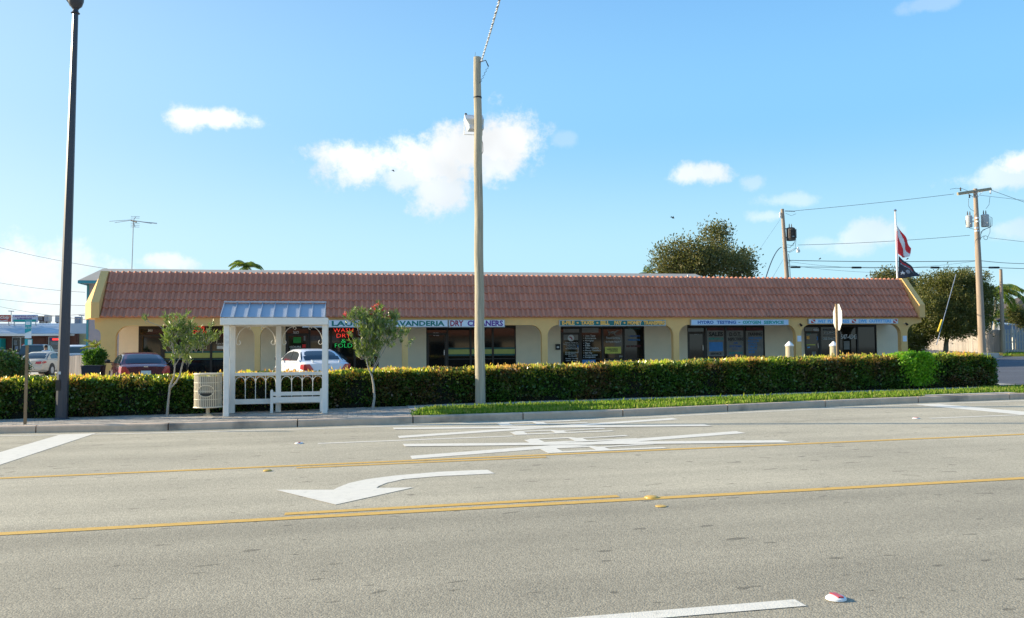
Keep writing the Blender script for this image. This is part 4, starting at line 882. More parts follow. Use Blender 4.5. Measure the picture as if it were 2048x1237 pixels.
# ------------------------------------------------------------------ bus shelter
WP = 'whitepaint'
YA, YB = 19.25, 20.25
def gp(x): return grade(x) + 0.14
sh = thing('bus_shelter', 'white timber bus shelter with a blue-grey seamed metal roof', 'bus shelter')
def post(x, y, w=0.115, top=2.1):
    MB().box((x - w / 2, y - w / 2, gp(x)), (x + w / 2, y + w / 2, top)).build('post', WP, sh, bevel=0.008)
xFL = on_y(453, 740, YA).x; xFR = on_y(649.5, 740, YA).x; xC = on_y(557, 740, YB).x
post(xFL, YA); post(xFR, YA); post(xFL + 0.0, YB); post(xC, YB); post(xFR, YB)
bz0, bz1 = 2.085, 2.235
xa, xb = on_y(440, 645, 19.12).x, on_y(656, 645, 19.12).x
MB().box((xa, 19.12, bz0), (xb, 19.17, bz1)).build('fascia', WP, sh, bevel=0.005)
MB().box((xa, 20.36, bz0), (xb, 20.41, bz1)).build('fascia', WP, sh)
for x in (xa + 0.001, xb - 0.051): MB().box((x, 19.172, bz0 + 0.005), (x + 0.05, 20.358, bz1 - 0.003)).build('side_beam', WP, sh)
for x in (xFL, xFR): MB().box((x - 0.04, YA + 0.06, 2.10), (x + 0.04, YB - 0.06, 2.19)).build('cross_beam', WP, sh)
zr = 2.60; yr = 19.77; xL, xR = on_y(452, 605, yr).x, on_y(651, 605, yr).x
n = 8; cuts = np.linspace(xL - 0.03, xR, n + 1)
for i in range(n):
    b = MB(); xa_, xb_ = cuts[i] + 0.008, cuts[i + 1] - 0.008
    b.add([(xa_, 19.17, bz1 + 0.02), (xb_, 19.17, bz1 + 0.02), (xb_, yr, zr - 0.02), (xa_, yr, zr - 0.02), (xa_, 20.38, bz1 + 0.02), (xb_, 20.38, bz1 + 0.02)], [(0, 1, 2, 3), (3, 2, 5, 4)]); b.build('roof_panel', 'metalroof', sh)
for x in cuts: MB().bar((x, 19.16, bz1 + 0.034), (x, yr, zr - 0.004), 0.016, 0.035).bar((x, yr, zr - 0.004), (x, 20.38, bz1 + 0.034), 0.016, 0.035).build('roof_seam', 'metalroof', sh)
MB().bar((xL - 0.04, yr, zr + 0.018), (xR + 0.02, yr, zr + 0.018), 0.12, 0.03).build('ridge_cap', 'metalroof', sh)
for x in (xL - 0.02, xR): MB().prism([(0, 0)] and [(x, bz1), (x + 0.015, bz1), (x + 0.015, bz1 + 0.001), (x, bz1 + 0.001)], 19.2, 20.3)
b = MB()
for x in (xL - 0.022, xR - 0.012): b.add([(x, 19.2, bz1), (x, 20.35, bz1), (x, yr, zr - 0.03)], [(0, 1, 2)])
b.build('gable_end', WP, sh)
zt0, zt1 = on_y(557, 751.5, YB).z, on_y(557, 745, YB).z; zl0, zl1 = on_y(557, 807.5, YB).z, on_y(557, 797.5, YB).z
bays = [(xFL + 0.058, xC - 0.058), (xC + 0.058, xFR - 0.058)]
for xa_, xb_ in bays:
    MB().box((xa_, YB - 0.03, zt0), (xb_, YB + 0.03, zt1)).build('top_rail', WP, sh); MB().box((xa_, YB - 0.025, zl0), (xb_, YB + 0.025, zl1)).build('lower_rail', WP, sh)
    st = (xb_ - xa_) / 4
    for k in range(1, 4): MB().tube([(xa_ + k * st, YB, zl1), (xa_ + k * st, YB, zt0)], 0.009, 6).build('baluster', WP, sh)
    zs = zt0 - 0.16
    for k in range(4):
        c_ = xa_ + (k + .5) * st; MB().tube([(c_ + st / 2 * math.cos(t), YB - 0.012, zs + 0.14 * math.sin(t)) for t in np.linspace(math.pi, 0, 11)], 0.009, 6).build('arch_bar', WP, sh)
def scroll(x, y, sgn, s=0.30):
    pts = []
    for t in np.linspace(0, 1, 12): a = t * math.pi / 2; pts.append((x + sgn * (0.02 + s * (1 - math.cos(a))), y, 2.085 - s * 1.25 + s * 1.25 * math.sin(a)))
    lo = [(pts[0][0] + sgn * 0.045 * (1 - math.cos(t)), y, pts[0][2] - 0.05 * math.sin(t)) for t in np.linspace(4.4, 0, 9)]
    MB().tube(lo + pts[1:], 0.009, 6).build('scroll_bracket', WP, sh)
    e = pts[-1]; MB().tube([(e[0] - sgn * 0.03 + sgn * 0.05 * math.sin(t) * (1 - t / 9), y, e[2] - 0.04 - 0.04 * math.cos(t) * (1 - t / 9)) for t in np.linspace(0, 5.4, 10)], 0.008, 6).build('scroll_bracket', WP, sh)
for x, y, g_s in ((xFL + 0.058, YB, 1), (xC - 0.058, YB, -1), (xC + 0.058, YB, 1), (xFR - 0.058, YB, -1)): scroll(x, y, g_s)
# bench
bx0, bx1 = on_y(543.5, 800, 19.95).x, on_y(642.5, 800, 19.95).x
t = thing('bench', 'low white timber bench with round-topped end posts inside the shelter', 'bench')
for x in (bx0, bx1):
    zt_ = gp(x) + 0.52; MB().prism([(x - 0.03, gp(x)), (x + 0.03, gp(x)), (x + 0.03, zt_ - 0.04), (x + 0.015, zt_), (x - 0.015, zt_), (x - 0.03, zt_ - 0.04)], 19.92, 19.98).build('post', WP, t)
z0_ = on_y(590, 791.5, 19.9).z; z1_ = on_y(590, 784, 19.9).z
MB().box((bx0 + 0.031, 19.93, z0_), (bx1 - 0.031, 19.96, z1_)).build('back_rail', WP, t)
z0_ = on_y(590, 805.5, 19.9).z; z1_ = on_y(590, 794.5, 19.9).z
MB().box((bx0 + 0.031, 19.925, z0_), (bx1 - 0.031, 19.965, z1_)).build('apron', WP, t)
for k in range(3): MB().box((bx0 + 0.02, 19.58 + k * 0.115, z1_ - 0.035), (bx1 - 0.02, 19.68 + k * 0.115, z1_ - 0.008)).build('seat_slat', WP, t) if False else MB().box((bx0 + 0.02, 19.985 + k * 0.085, z1_ - 0.035), (bx1 - 0.02, 20.06 + k * 0.085 if k < 2 else 20.215 + 0.0, z1_ - 0.008)).build('seat_slat', WP, t)
# litter bin
cx_ = on_y(416, 790, 19.75).x; t = thing('litter_bin', 'beige slatted steel litter bin with an oval emblem beside the shelter', 'litter bin', (cx_, 19.75, gp(cx_)))
zb = on_y(416, 817, 19.5).z - gp(cx_); zt_ = on_y(416, 750, 19.5).z - gp(cx_)
MB().lathe([(0.10, 0), (0.10, 0.02), (0.04, 0.03), (0.04, zb)], n=14).build('pedestal', 'beige', t)
MB().lathe([(0.30, 0), (0.31, 0.012), (0.30, 0.03), (0.24, 0.03)], (0, 0, zt_), 28, False).build('rim', 'beige', t); MB().lathe([(0.295, 0), (0.31, 0.01), (0.30, 0.03)], (0, 0, zb), 28).build('base_ring', 'beige', t)
MB().lathe([(0.235, 0), (0.235, zt_ - zb - 0.08)], (0, 0, zb + 0.03), 20).build('liner', 'darkgreen', t)
b = MB(); NS = 44
for k in range(NS):
    a = 2 * math.pi * k / NS; ca, sa = math.cos(a), math.sin(a); r1 = 0.288
    b.bar((r1 * ca, r1 * sa, zb + 0.02), (r1 * 0.985 * ca, r1 * 0.985 * sa, zt_), 0.02, 0.006, (-sa, ca, 0)) if False else b.bar((r1 * ca, r1 * sa, zb + 0.02), (r1 * ca, r1 * sa, zt_), 0.021, 0.006, (ca, sa, 0))
stuff(b.build('slat', 'beige', t))
for fz in (0.25, 0.5, 0.75): MB().lathe([(0.292, 0), (0.295, 0.006), (0.292, 0.014)], (0, 0, zb + (zt_ - zb) * fz), 28, False).build('hoop', 'beige', t)
el = []; b = MB()
for k in range(32):
    a = 2 * math.pi * k / 32; xx_ = 0.17 * math.cos(a); zz_ = (zb + zt_) / 2 + 0.01 + 0.125 * math.sin(a); th = xx_ / 0.3; el.append((0.303 * math.sin(th), -0.303 * math.cos(th), zz_))
MB().tube(el + [el[0]], 0.012, 5, False).build('emblem_ring', 'beige', t)
b = MB()
for k in range(13):
    th = -0.40 + 0.8 * k / 12; zc = (zb + zt_) / 2 - 0.075 - 0.03 * math.cos(th * 3.4) ; b.v += [(0.306 * math.sin(th), -0.306 * math.cos(th), zc), (0.306 * math.sin(th), -0.306 * math.cos(th), (zb + zt_) / 2 - 0.035)]
for k in range(12): b.f.append((2 * k, 2 * k + 2, 2 * k + 3, 2 * k + 1))
b.build('emblem', 'darkgreen', t)

# ------------------------------------------------------------------ lamp post, stop signs, utility pole by the kerb
lx0 = on_y(123, 836, 20.0); lx1 = on_y(151, 27, 20.0)
t = thing('lamp_post', 'tall dark tapering octagonal lamp post at the left edge of the pavement', 'lamp post', (lx0.x, 20.0, gp(lx0.x)))
H_ = lx1.z - gp(lx0.x); dx_ = lx1.x - lx0.x
pole = MB().tube([(dx_ * k / 8, 0, H_ * k / 8) for k in range(9)], [0.125 - 0.067 * k / 8 for k in range(9)], 8, ph=R(20)).build('pole', 'lamppaint', t)
MB().lathe([(0.16, 0), (0.16, 0.02), (0.14, 0.035)], (0, 0, 0), 8).build('base_plate', 'lamppaint', t)
MB().lathe([(0.06, -0.02), (0.095, 0.0), (0.065, 0.03), (0.055, 0.08), (0.07, 0.10)], (dx_, 0, H_), 14).build('collar', 'lamppaint', t, True)
MB().lathe([(0.06, 0.10), (0.13, 0.17), (0.165, 0.28), (0.17, 0.42), (0.12, 0.55), (0.03, 0.62), (0.01, 0.75)], (dx_, 0, H_), 16).build('lantern', 'lamppaint', t, True)
MB().tube([(dx_ - 0.06, 0, H_ + 0.12), (dx_ - 0.17, 0, H_ + 0.3), (dx_ - 0.23, 0, H_ + 0.55)], [0.02, 0.035, 0.02], 6).build('bracket', 'lamppaint', t)
MB().box((-0.09, -0.135, 0.62), (0.0, -0.118, 0.85)).build('access_cover', 'darkgreen', t); MB().box((-0.04, -0.135, 0.97), (0.01, -0.118, 1.03)).build('sticker', 'whiteletter', t)

s0 = on_y(50, 848, 18.75); s1 = on_y(56, 640, 18.75)
t = thing('bus_stop_sign', 'teal and white bus stop sign on a thin brown post by the kerb', 'sign', (s0.x, 18.75, gp(s0.x)))
dz = s1.z - gp(s0.x); dx_ = s1.x - s0.x
MB().bar((0, 0, 0), (dx_, 0, dz - 0.02), 0.05, 0.04, (0, 1, 0)).build('post', 'signpost', t)
pw = on_y(64.5, 660, 18.75).x - on_y(51.5, 660, 18.75).x; cx2 = on_y(58, 660, 18.75).x - s0.x
zz = lambda py: on_y(57, py, 18.75).z - gp(s0.x)
p_ = MB().box((cx2 - pw / 2, -0.045, zz(677)), (cx2 + pw / 2, -0.036, zz(641.5))).build('sign_plate', 'signwhite', t)
MB().box((cx2 - pw / 2 + 0.002, -0.05, zz(662)), (cx2 + pw / 2 - 0.002, -0.046, zz(642))).build('teal_field', 'teal', t)
MB().box((cx2 - 0.045, -0.054, zz(650.5)), (cx2 + 0.04, -0.051, zz(644))).build('pictogram', 'signwhite', t)
MB().prism([(cx2 - pw / 2 + 0.002, zz(662)), (cx2 - pw / 2 + 0.002, zz(667)), (cx2 + pw / 2 - 0.002, zz(662))], -0.05, -0.046).build('teal_field', 'teal', t)
text("BUS STOP", cx2 - 0.06, cx2 + 0.06, zz(658.5), zz(654), -0.052, 'signwhite', t, depth=0.004)
MB().box((cx2 - pw / 2, -0.045, zz(691)), (cx2 + pw / 2 + 0.02, -0.036, zz(678.5))).build('sign_plate', 'teal', t); MB().box((cx2 + 0.0, -0.05, zz(690)), (cx2 + pw / 2 + 0.01, -0.046, zz(680))).build('timetable', 'whiteletter', t)

u0_, u1_ = on_y(960.5, 806, 20.8), on_y(954.5, 115, 20.8)
t = thing('utility_pole', 'grey weathered timber pole rising in front of the hedge at the centre', 'utility pole', (u0_.x, 20.8, gp(u0_.x)))
H_ = u1_.z - gp(u0_.x); dx_ = u1_.x - u0_.x
b = MB(); K = 28
b.tube([(dx_ * k / K + 0.006 * math.sin(k * 0.9), 0.006 * math.cos(k * 0.7), H_ * k / K - (0.0 if k else 0.1)) for k in range(K + 1)], [0.128 - 0.036 * k / K for k in range(K + 1)], 18, jitter=0.02); b.build('pole', 'polewood', t, True)
zc = on_y(952, 197, 20.8).z - gp(u0_.x); MB().lathe([(0.104, 0), (0.104, 0.035)], (dx_ * 0.85, 0, zc), 18).build('strap', 'black', t)
for k in range(6):
    z = 0.6 + k * 0.9 + rnd.uniform(-.2, .2); MB().lathe([(0.012, 0), (0.012, 0.012)], (-0.08 + rnd.uniform(0, .12), -0.10 + 0.003 * k, z), 6).build('nail', 'darkwire', t)
zi = on_y(960, 124, 20.8).z - gp(u0_.x)
MB().tube([(dx_ + 0.05, -0.05, zi), (dx_ + 0.16, -0.08, zi)], 0.014, 6).build('insulator_hook', 'steel', t); MB().tube([(dx_ + 0.07, -0.06, zi - 0.03), (dx_ + 0.20, -0.08, zi + 0.02), (dx_ + 0.27, -0.09, zi - 0.14)], [0.008, 0.012, 0.016], 6).build('cable_tail', 'darkwire', t)
MB().tube([(dx_ + 0.25 - 0.20 * k / 24 + 0.02 * math.sin(k * 1.3), -0.09, zi - 0.16 - 0.42 * k / 24) for k in range(25)], 0.005, 4).build('coiled_wire', 'darkwire', t)
MB().tube([(dx_ - 0.06, 0, H_), (dx_ - 0.045, 0, H_ + 0.12)], 0.004, 4).build('wire_stub', 'darkwire', t)
# horn speaker / antenna enclosure behind the pole
e0 = on_y(943, 245, 21.05); t2 = thing('pole_enclosure', 'pale wedge-shaped enclosure bracketed high behind the central timber pole', 'enclosure', (e0.x, 21.05, e0.z))
W2 = (on_y(962, 245, 21.05).x - on_y(928, 245, 21.05).x) / 2; c0 = on_y(946, 245, 21.05).x - e0.x
prof = [(0.02, 0.20), (-0.16, 0.05), (-0.10, -0.08), (-0.14, -0.20), (0.18, -0.20), (0.2, 0.1)]
b = MB(); k = len(prof)
for x in (c0 - W2, c0 + W2 + 0.04): b.v += [(x + (0.10 if z < 0 else 0.0) * (1 if x < c0 else 0), y, z) for y, z in prof]
b.f = [tuple(range(k))[::-1], tuple(range(k, 2 * k))] + [(i, (i + 1) % k, (i + 1) % k + k, i + k) for i in range(k)]
b.build('housing', 'weatherbox', t2, bevel=0.01)
MB().lathe([(0.035, 0), (0.03, 0.03), (0.01, 0.04)], (c0 - W2 + 0.04, 0.04, 0.20), 10).build('cap', 'black', t2)
MB().tube([(c0 - W2 - 0.01, 0, 0.0), (c0 - W2 - 0.01, 0, -0.32), (c0 + W2 + 0.02, 0, -0.32), (c0 + W2 + 0.02, 0, -0.1)], 0.012, 5).build('bracket', 'whitepaint', t2)
MB().tube([(c0 + W2 - 0.04, -0.04, -0.33), (c0 + W2 + 0.015, -0.08, -0.55), (c0 + W2 + 0.02, -0.08, -0.75), (c0 + W2 - 0.02, -0.06, -0.85)], 0.009, 5).build('cable', 'darkwire', t2)
# twisted cable from the pole top over the road
c0_ = on_y(962.5, 123, 20.7); c1_ = on_y(1001, -4, 13.0); c2_ = c1_ + (c1_ - c0_) * 1.6 + Vector((0, 0, 0.5))
root = thing('overhead_cable', 'pale twisted cable running up and out of frame from the central pole', 'cable')
for ph, m in ((0, 'cablegrey'), (math.pi, 'cablegrey'), (math.pi / 2, 'darkwire')):
    pts_ = []; n = 320; d = (c2_ - c0_).normalized(); a_1 = d.cross(Vector((1, 0, 0))).normalized(); a_2 = d.cross(a_1)
    for k in range(n + 1):
        s_ = k / n; p = c0_.lerp(c2_, s_); p.z -= 0.35 * math.sin(math.pi * s_) * 0.5; th = k * 0.75 + ph; pts_.append(p + a_1 * 0.013 * math.cos(th) + a_2 * 0.013 * math.sin(th))
    MB().tube(pts_, 0.0095 if m == 'cablegrey' else 0.008, 5).build('strand', m, root)

# stop sign seen nearly edge-on
ss = on_y(1675, 635, 21.9); t = thing('stop_sign', 'back of an octagonal road sign on a brown post behind the hedge', 'sign', (ss.x, 21.9, grade(ss.x) + 0.13), R(-104))
zc = ss.z - (grade(ss.x) + 0.13)
oc = [(0.405 * math.cos(math.pi / 8 + k * math.pi / 4), zc + 0.405 * math.sin(math.pi / 8 + k * math.pi / 4)) for k in range(8)]
MB().prism(oc, 0.0, 0.004).build('sign_plate', 'stopback', t); MB().prism([(x * 0.98, (z - zc) * 0.98 + zc) for x, z in oc], 0.0045, 0.006).build('sign_face', 'red', t)
text("STOP", -0.3, 0.3, zc - 0.13, zc + 0.13, 0.008, 'whiteletter', t, bold=0.03).matrix_local = Matrix.Rotation(math.pi, 4, 'Z') @ Matrix.Translation((0, -0.016, 0))
MB().bar((0, -0.03, 0), (0, -0.03, zc + 0.38), 0.06, 0.045, (0, 1, 0)).build('post', 'signpost', t)
MB().box((0.12, -0.006, zc + 0.1), (0.22, -0.001, zc + 0.26)).build('sticker', 'whiteletter', t)
for i, px_ in enumerate((1578.5, 1667)):
    p = on_y(px_, 683, 27); g0 = lot(p.x, 27); t = thing('wood_piling', ['stout round timber piling with white cone cap left of the stop sign', 'stout round timber piling with white cone cap hidden partly by the sign post'][i], 'bollard', (p.x, 27, g0), 0, 'timber pilings with white caps')
    h_ = p.z - g0; MB().lathe([(0.145, 0), (0.13, h_ - 0.15)], n=16).build('post', 'piling', t, True); MB().lathe([(0.15, h_ - 0.17), (0.15, h_ - 0.13), (0.02, h_)], n=16).build('cap', 'capwhite', t)

# ------------------------------------------------------------------ plants
def blob_points(g, blobs, n, shell=0.55):
    vol = np.array([b_[3] * b_[4] * b_[5] for b_ in blobs]) ** 0.75; vol /= vol.sum(); idx = g.choice(len(blobs), n, p=vol)
    B_ = np.array(blobs); d = g.normal(0, 1, (n, 3)); d /= np.linalg.norm(d, axis=1)[:, None]; r_ = g.uniform(shell, 1.0, n)
    ph = g.uniform(0, 6.28, 3); wob = 1 + 0.14 * np.sin(d[:, 0] * 7 + idx * 1.7 + ph[0]) + 0.14 * np.sin(d[:, 2] * 9 + idx + ph[1]) + 0.1 * np.sin(d[:, 1] * 8 + ph[2])
    return B_[idx, :3] + d * B_[idx, 3:] * (r_ * wob)[:, None], d
def tree(name, label, base, blobs, nclump, per, cs, L, W, leafm, trunk_r, seed, group=None, barkm='bark', cat='tree'):
    """blobs in world coordinates (x,y,z,rx,ry,rz)"""
    g = np.random.default_rng(seed); root = thing(name, label, cat, base, 0, group); o = np.array(base)
    bl = [(a - o[0], b_ - o[1], c - o[2], d, e, f) for a, b_, c, d, e, f in blobs]
    C, D = blob_points(g, bl, nclump)
    pts = (C[:, None, :] + g.normal(0, cs, (nclump, per, 3))).reshape(-1, 3); nr = np.repeat(D * 0.6 + [0, 0, 0.5], per, 0)
    keep = pts[:, 2] > 0.15
    stuff(leaves('crown', pts[keep], nr[keep], L, W, leafm, root, 0.5, seed, 0.7))
    b = MB(); top = np.mean([q[:3] for q in bl], 0)
    fork = (top[0] * 0.3, top[1] * 0.3, top[2] * 0.45); b.tube([(0, 0, -0.1), (fork[0] * 0.4, fork[1] * 0.4, fork[2] * 0.55), fork], [trunk_r, trunk_r * 0.8, trunk_r * 0.7], 9); b.build('trunk', barkm, root, True)
    for q in bl:
        m_ = [(fork[i] * 0.5 + q[i] * 0.5 + rnd.uniform(-.1, .1) * q[3]) for i in range(3)]; br_ = MB().tube([fork, m_, q[:3]], [trunk_r * 0.5, trunk_r * 0.3, trunk_r * 0.12], 6)
        for k in range(5):
            d = Vector((rnd.uniform(-1, 1) * q[3], rnd.uniform(-1, 1) * q[4], rnd.uniform(-0.3, 1) * q[5])) * 0.8; br_.tube([m_ if k % 2 else q[:3], [q[i] + d[i] for i in range(3)]], [trunk_r * 0.12, trunk_r * 0.03], 4)
        br_.build('limb', barkm, root)
    return root
def bl(px, py, rx_, ry_, Y, dep=None):
    c = on_y(px, py, Y); s_ = c.y / (FOC * 0.9) ; s_ = (c - Vector((0, 0, EYE))).length / FOC
    return (c.x, c.y, c.z, rx_ * s_, (dep or rx_) * s_, ry_ * s_)
q = on_y(1405, 600, 62)
tree('broadleaf_tree', 'large loose-crowned tree rising behind the roof right of centre', (q.x, 62, lot(q.x, 62)), [bl(1338, 520, 34, 24, 62), bl(1368, 498, 30, 20, 61), bl(1395, 532, 50, 26, 61), bl(1430, 482, 30, 26, 62), bl(1442, 464, 19, 12, 62), bl(1428, 520, 46, 28, 61), bl(1474, 518, 30, 18, 63), bl(1492, 534, 18, 12, 62), bl(1470, 548, 34, 16, 62), bl(1355, 548, 46, 18, 62)], 900, 18, 0.32, 0.22, 0.11, 'oak', 0.28, 21)
q = on_y(1890, 690, 54.5)
tree('broadleaf_tree', 'dense rounded dark tree beside the wooden fence at right', (q.x, 54.5, lot(q.x, 54.5)), [bl(1885, 590, 52, 42, 54.5), bl(1925, 580, 42, 38, 54.5), bl(1868, 625, 40, 34, 53.5), bl(1915, 630, 48, 36, 53.5), bl(1950, 600, 30, 36, 55), bl(1850, 650, 26, 24, 54.5), bl(1955, 640, 22, 30, 55), bl(1895, 655, 48, 18, 53.5)], 3600, 18, 0.16, 0.15, 0.075, 'oak2', 0.2, 22)
q = on_y(1775, 600, 75)
tree('broadleaf_tree', 'small distant tree top beside the flagpole', (q.x, 75, lot(q.x, 75)), [bl(1772, 556, 20, 14, 75), bl(1800, 572, 26, 20, 74), bl(1825, 600, 22, 26, 73)], 420, 20, 0.25, 0.24, 0.12, 'oak', 0.2, 23)
q = on_y(1840, 690, 57)
tree('bush', 'dark bushes seen through the last arch beside the building', (q.x, 57, lot(q.x, 57)), [bl(1835, 668, 26, 36, 57), bl(1820, 690, 20, 20, 56), bl(1848, 620, 16, 20, 58)], 800, 20, 0.14, 0.13, 0.07, 'oak2', 0.06, 24, cat='bush')
q = on_y(2030, 660, 66)
tree('bush', 'dark shrub in front of the brown roofed house', (q.x, 66, lot(q.x, 66)), [bl(2030, 628, 16, 14, 66), bl(2045, 640, 14, 14, 66)], 300, 20, 0.14, 0.14, 0.07, 'oak2', 0.06, 25, cat='bush')
q = on_y(12, 748, 33)
tree('bush', 'dark rounded bush at the left edge behind the hedge', (q.x, 33, lot(q.x, 33)), [bl(2, 735, 40, 24, 33), bl(-40, 725, 40, 30, 33), bl(22, 742, 24, 16, 33)], 1500, 20, 0.06, 0.07, 0.040, 'leaf', 0.04, 26, cat='bush')
q = on_y(185, 735, 36)
tree('bush', 'green bush above the dark blue bin left of the arcade', (q.x, 36.4, lot(q.x, 36)), [bl(188, 720, 16, 14, 36.4), bl(196, 713, 10, 11, 36.4)], 600, 20, 0.06, 0.08, 0.04, 'bushleaf', 0.03, 27, cat='bush')
q = on_y(700, 610, 120)
# oleanders: hand-laid stems with tufts of long leaves
def oleander(label, base_px, stems, tufts, seed, Y=20.2, flowers=()):
    bp = on_y(base_px[0], base_px[1], Y); base = (bp.x, Y, gp(bp.x)); root = thing('oleander', label, 'tree', base, 0, 'oleanders on the pavement'); b = MB()
    def w(px, py, dy=0.0): p = on_y(px, py, Y + dy); return Vector((p.x - base[0], Y + dy - base[1], p.z - base[2]))
    for st in stems:
        pts_ = [w(a, c, d) for a, c, d, r_ in st]; 
        if st[0][1] >= base_px[1] - 1: pts_[0].z = -0.02
        b.tube(pts_, [s_[3] for s_ in st], 7, jitter=0.1)
    b.build('trunk', 'palebark', root, True)
    g = np.random.default_rng(seed); P_, N_ = [], []; tw = MB()
    for (px, py, rx_, ry_, n) in tufts:
        for k in range(int(n * 0.72)):
            a = g.normal(0, 0.5, 3); c = w(px + a[0] * rx_, py + a[1] * ry_, a[2] * rx_ / 85.0); up = np.array([a[0] * 0.5 + g.normal(0, .25), a[2] * 0.5 + g.normal(0, .25), 0.8])
            up /= np.linalg.norm(up); m = int(g.integers(9, 16)); s_ = g.uniform(0, 1, m)[:, None]
            P_.append(np.array(c)[None] + up[None] * (s_ - 0.6) * 0.16); dd = g.normal(0, 0.75, (m, 3)); dd[:, 2] = np.abs(dd[:, 2]) * 0.5; N_.append(dd + up)
            tw.tube([Vector(c) - Vector(up) * 0.14, Vector(c) + Vector(up) * 0.06], [0.005, 0.003], 4, False)
    P_, N_ = np.concatenate(P_), np.concatenate(N_)
    stuff(leaves('crown', P_, N_, 0.110, 0.022, 'oleander', root, 0.35, seed, 0.25)); stuff(tw.build('twig', 'palebark', root))
    if flowers:
        F = np.concatenate([np.array(w(a, c, 0.0))[None] + g.normal(0, 0.03, (26, 3)) for a, c in flowers]); stuff(leaves('flower', F, np.tile([0, 0, 0.5], (len(F), 1)), 0.035, 0.03, 'flower', root, 0.4, seed + 1, 1.0))
oleander('thin oleander tree with sparse leaning crown left of the litter bin', (334, 829),
    [[(334, 829, 0, .033), (337, 800, 0, .027), (340, 772, 0, .024), (348, 752, 0, .018), (350, 728, 0, .014), (347, 700, 0, .010), (342, 672, 0, .008)],
     [(341, 776, 0, .022), (352, 765, .02, .018), (360, 750, .02, .017), (364, 730, .02, .013), (370, 704, .05, .009), (388, 680, .08, .006)],
     [(350, 732, 0, .010), (362, 712, -.03, .008), (378, 700, -.05, .006)], [(343, 680, 0, .009), (333, 664, 0, .007), (318, 652, 0, .006), (292, 642, 0, .004)], [(345, 690, 0, .008), (344, 660, -.05, .006), (366, 636, -.05, .004)], [(362, 745, .02, .010), (368, 720, .08, .008), (362, 690, .1, .005)]],
    [(340, 685, 14, 24, 30), (350, 662, 22, 22, 44), (368, 690, 22, 28, 46), (362, 648, 16, 18, 18), (392, 682, 26, 22, 42), (412, 676, 20, 16, 24), (370, 632, 8, 10, 6), (289, 634, 6, 6, 4), (382, 654, 10, 14, 8), (418, 656, 5, 10, 4), (330, 636, 8, 8, 3), (372, 718, 10, 12, 6), (346, 716, 8, 16, 8), (434, 672, 10, 14, 6)], 31)
oleander('larger oleander tree with red blossoms between the shelter and the pole', (746, 817),
    [[(745, 817, 0, .036), (749, 795, 0, .030), (747, 770, 0, .027), (743, 748, 0, .022)], [(743, 752, 0, .018), (736, 735, 0, .015), (731, 712, 0, .011), (724, 690, 0, .008), (722, 665, 0, .006)], [(745, 745, 0, .016), (750, 728, .03, .012), (744, 706, .06, .009), (746, 680, .06, .006)], [(747, 742, .02, .014), (760, 716, .02, .011), (772, 694, .03, .008), (792, 678, .05, .005)], [(750, 730, -.03, .010), (762, 704, -.05, .008), (778, 670, -.06, .005)]],
    [(722, 690, 14, 24, 36), (735, 705, 14, 20, 28), (730, 640, 28, 16, 60), (748, 662, 34, 26, 110), (770, 654, 28, 24, 66), (756, 626, 8, 16, 18), (786, 640, 14, 14, 20), (706, 632, 16, 10, 22), (800, 668, 22, 14, 22), (738, 672, 26, 24, 60), (755, 690, 18, 20, 30), (778, 682, 14, 12, 12), (741, 722, 10, 14, 8)], 32, flowers=[(755, 611), (748, 617), (764, 620), (775, 637), (690, 629), (740, 630)])
# palms
def frond(b, lb, base, az, el0, ln, droop, seed, wleaf=0.30):
    g = np.random.default_rng(seed); pts_ = []; p = Vector(base); el_ = el0; n = 12
    for k in range(n + 1):
        pts_.append(p.copy()); d = Vector((math.cos(az) * math.cos(el_), math.sin(az) * math.cos(el_), math.sin(el_))); p = p + d * (ln / n); el_ -= droop / n
    b.tube(pts_, [0.025 * (1 - 0.85 * k / n) for k in range(n + 1)], 4)
    for k in range(1, n * 4):
        s_ = k / (n * 4); i = int(s_ * n); q_ = pts_[i].lerp(pts_[min(i + 1, n)], s_ * n - i); d = (pts_[min(i + 1, n)] - pts_[i]).normalized(); side = d.cross(Vector((0, 0, 1))).normalized()
        L_ = ln * wleaf * (math.sin(math.pi * min(1, s_ * 0.9 + 0.1)) ** 0.6)
        for sg in (-1, 1):
            t_ = (side * sg * 0.8 + d * 0.6 + Vector((0, 0, -0.45 + g.normal(0, .12)))).normalized(); lb.append((q_, t_, L_))
def palm(label, base, crown, n, ln, seed, droop=1.7, wl=0.28, tr=0.12, name='palm_tree'):
    root = thing(name, label, 'palm', base); c = Vector(crown) - Vector(base); MB().tube([(0, 0, -0.1), c * 0.5 + Vector((0.05, 0, 0)), c], [tr * 1.2, tr, tr * 0.85], 9).build('trunk', 'palebark', root, True)
    for k in range(n):
        b = MB(); lb = []; frond(b, lb, c, 2 * math.pi * k / n + rnd.uniform(-.2, .2), rnd.uniform(0.1, 1.3), ln * rnd.uniform(.85, 1.1), droop * rnd.uniform(.8, 1.2), seed + k, wl)
        for q_, t_, L_ in lb:
            a = t_.cross(Vector((0.3, 0.2, 1))).normalized() * 0.028 * (ln / 2); m = q_ + t_ * L_ * 0.45
            b.add([q_, m + a, q_ + t_ * L_ + Vector((0, 0, -0.12 * L_)), m - a], [(0, 1, 2), (0, 2, 3)])
        o = b.build('frond', 'palm', root)
q = on_y(1985, 690, 64); c = on_y(1992, 588, 64); palm('green coconut palm behind the small pole at right', (q.x, 64, lot(q.x, 64)), c, 17, 3.4, 41, 2.0, 0.24)
q = on_y(1975, 690, 58); c = on_y(1982, 640, 58); palm('low yellowish palm between the two right-hand poles', (q.x, 58, lot(q.x, 58)), c, 10, 1.5, 61)
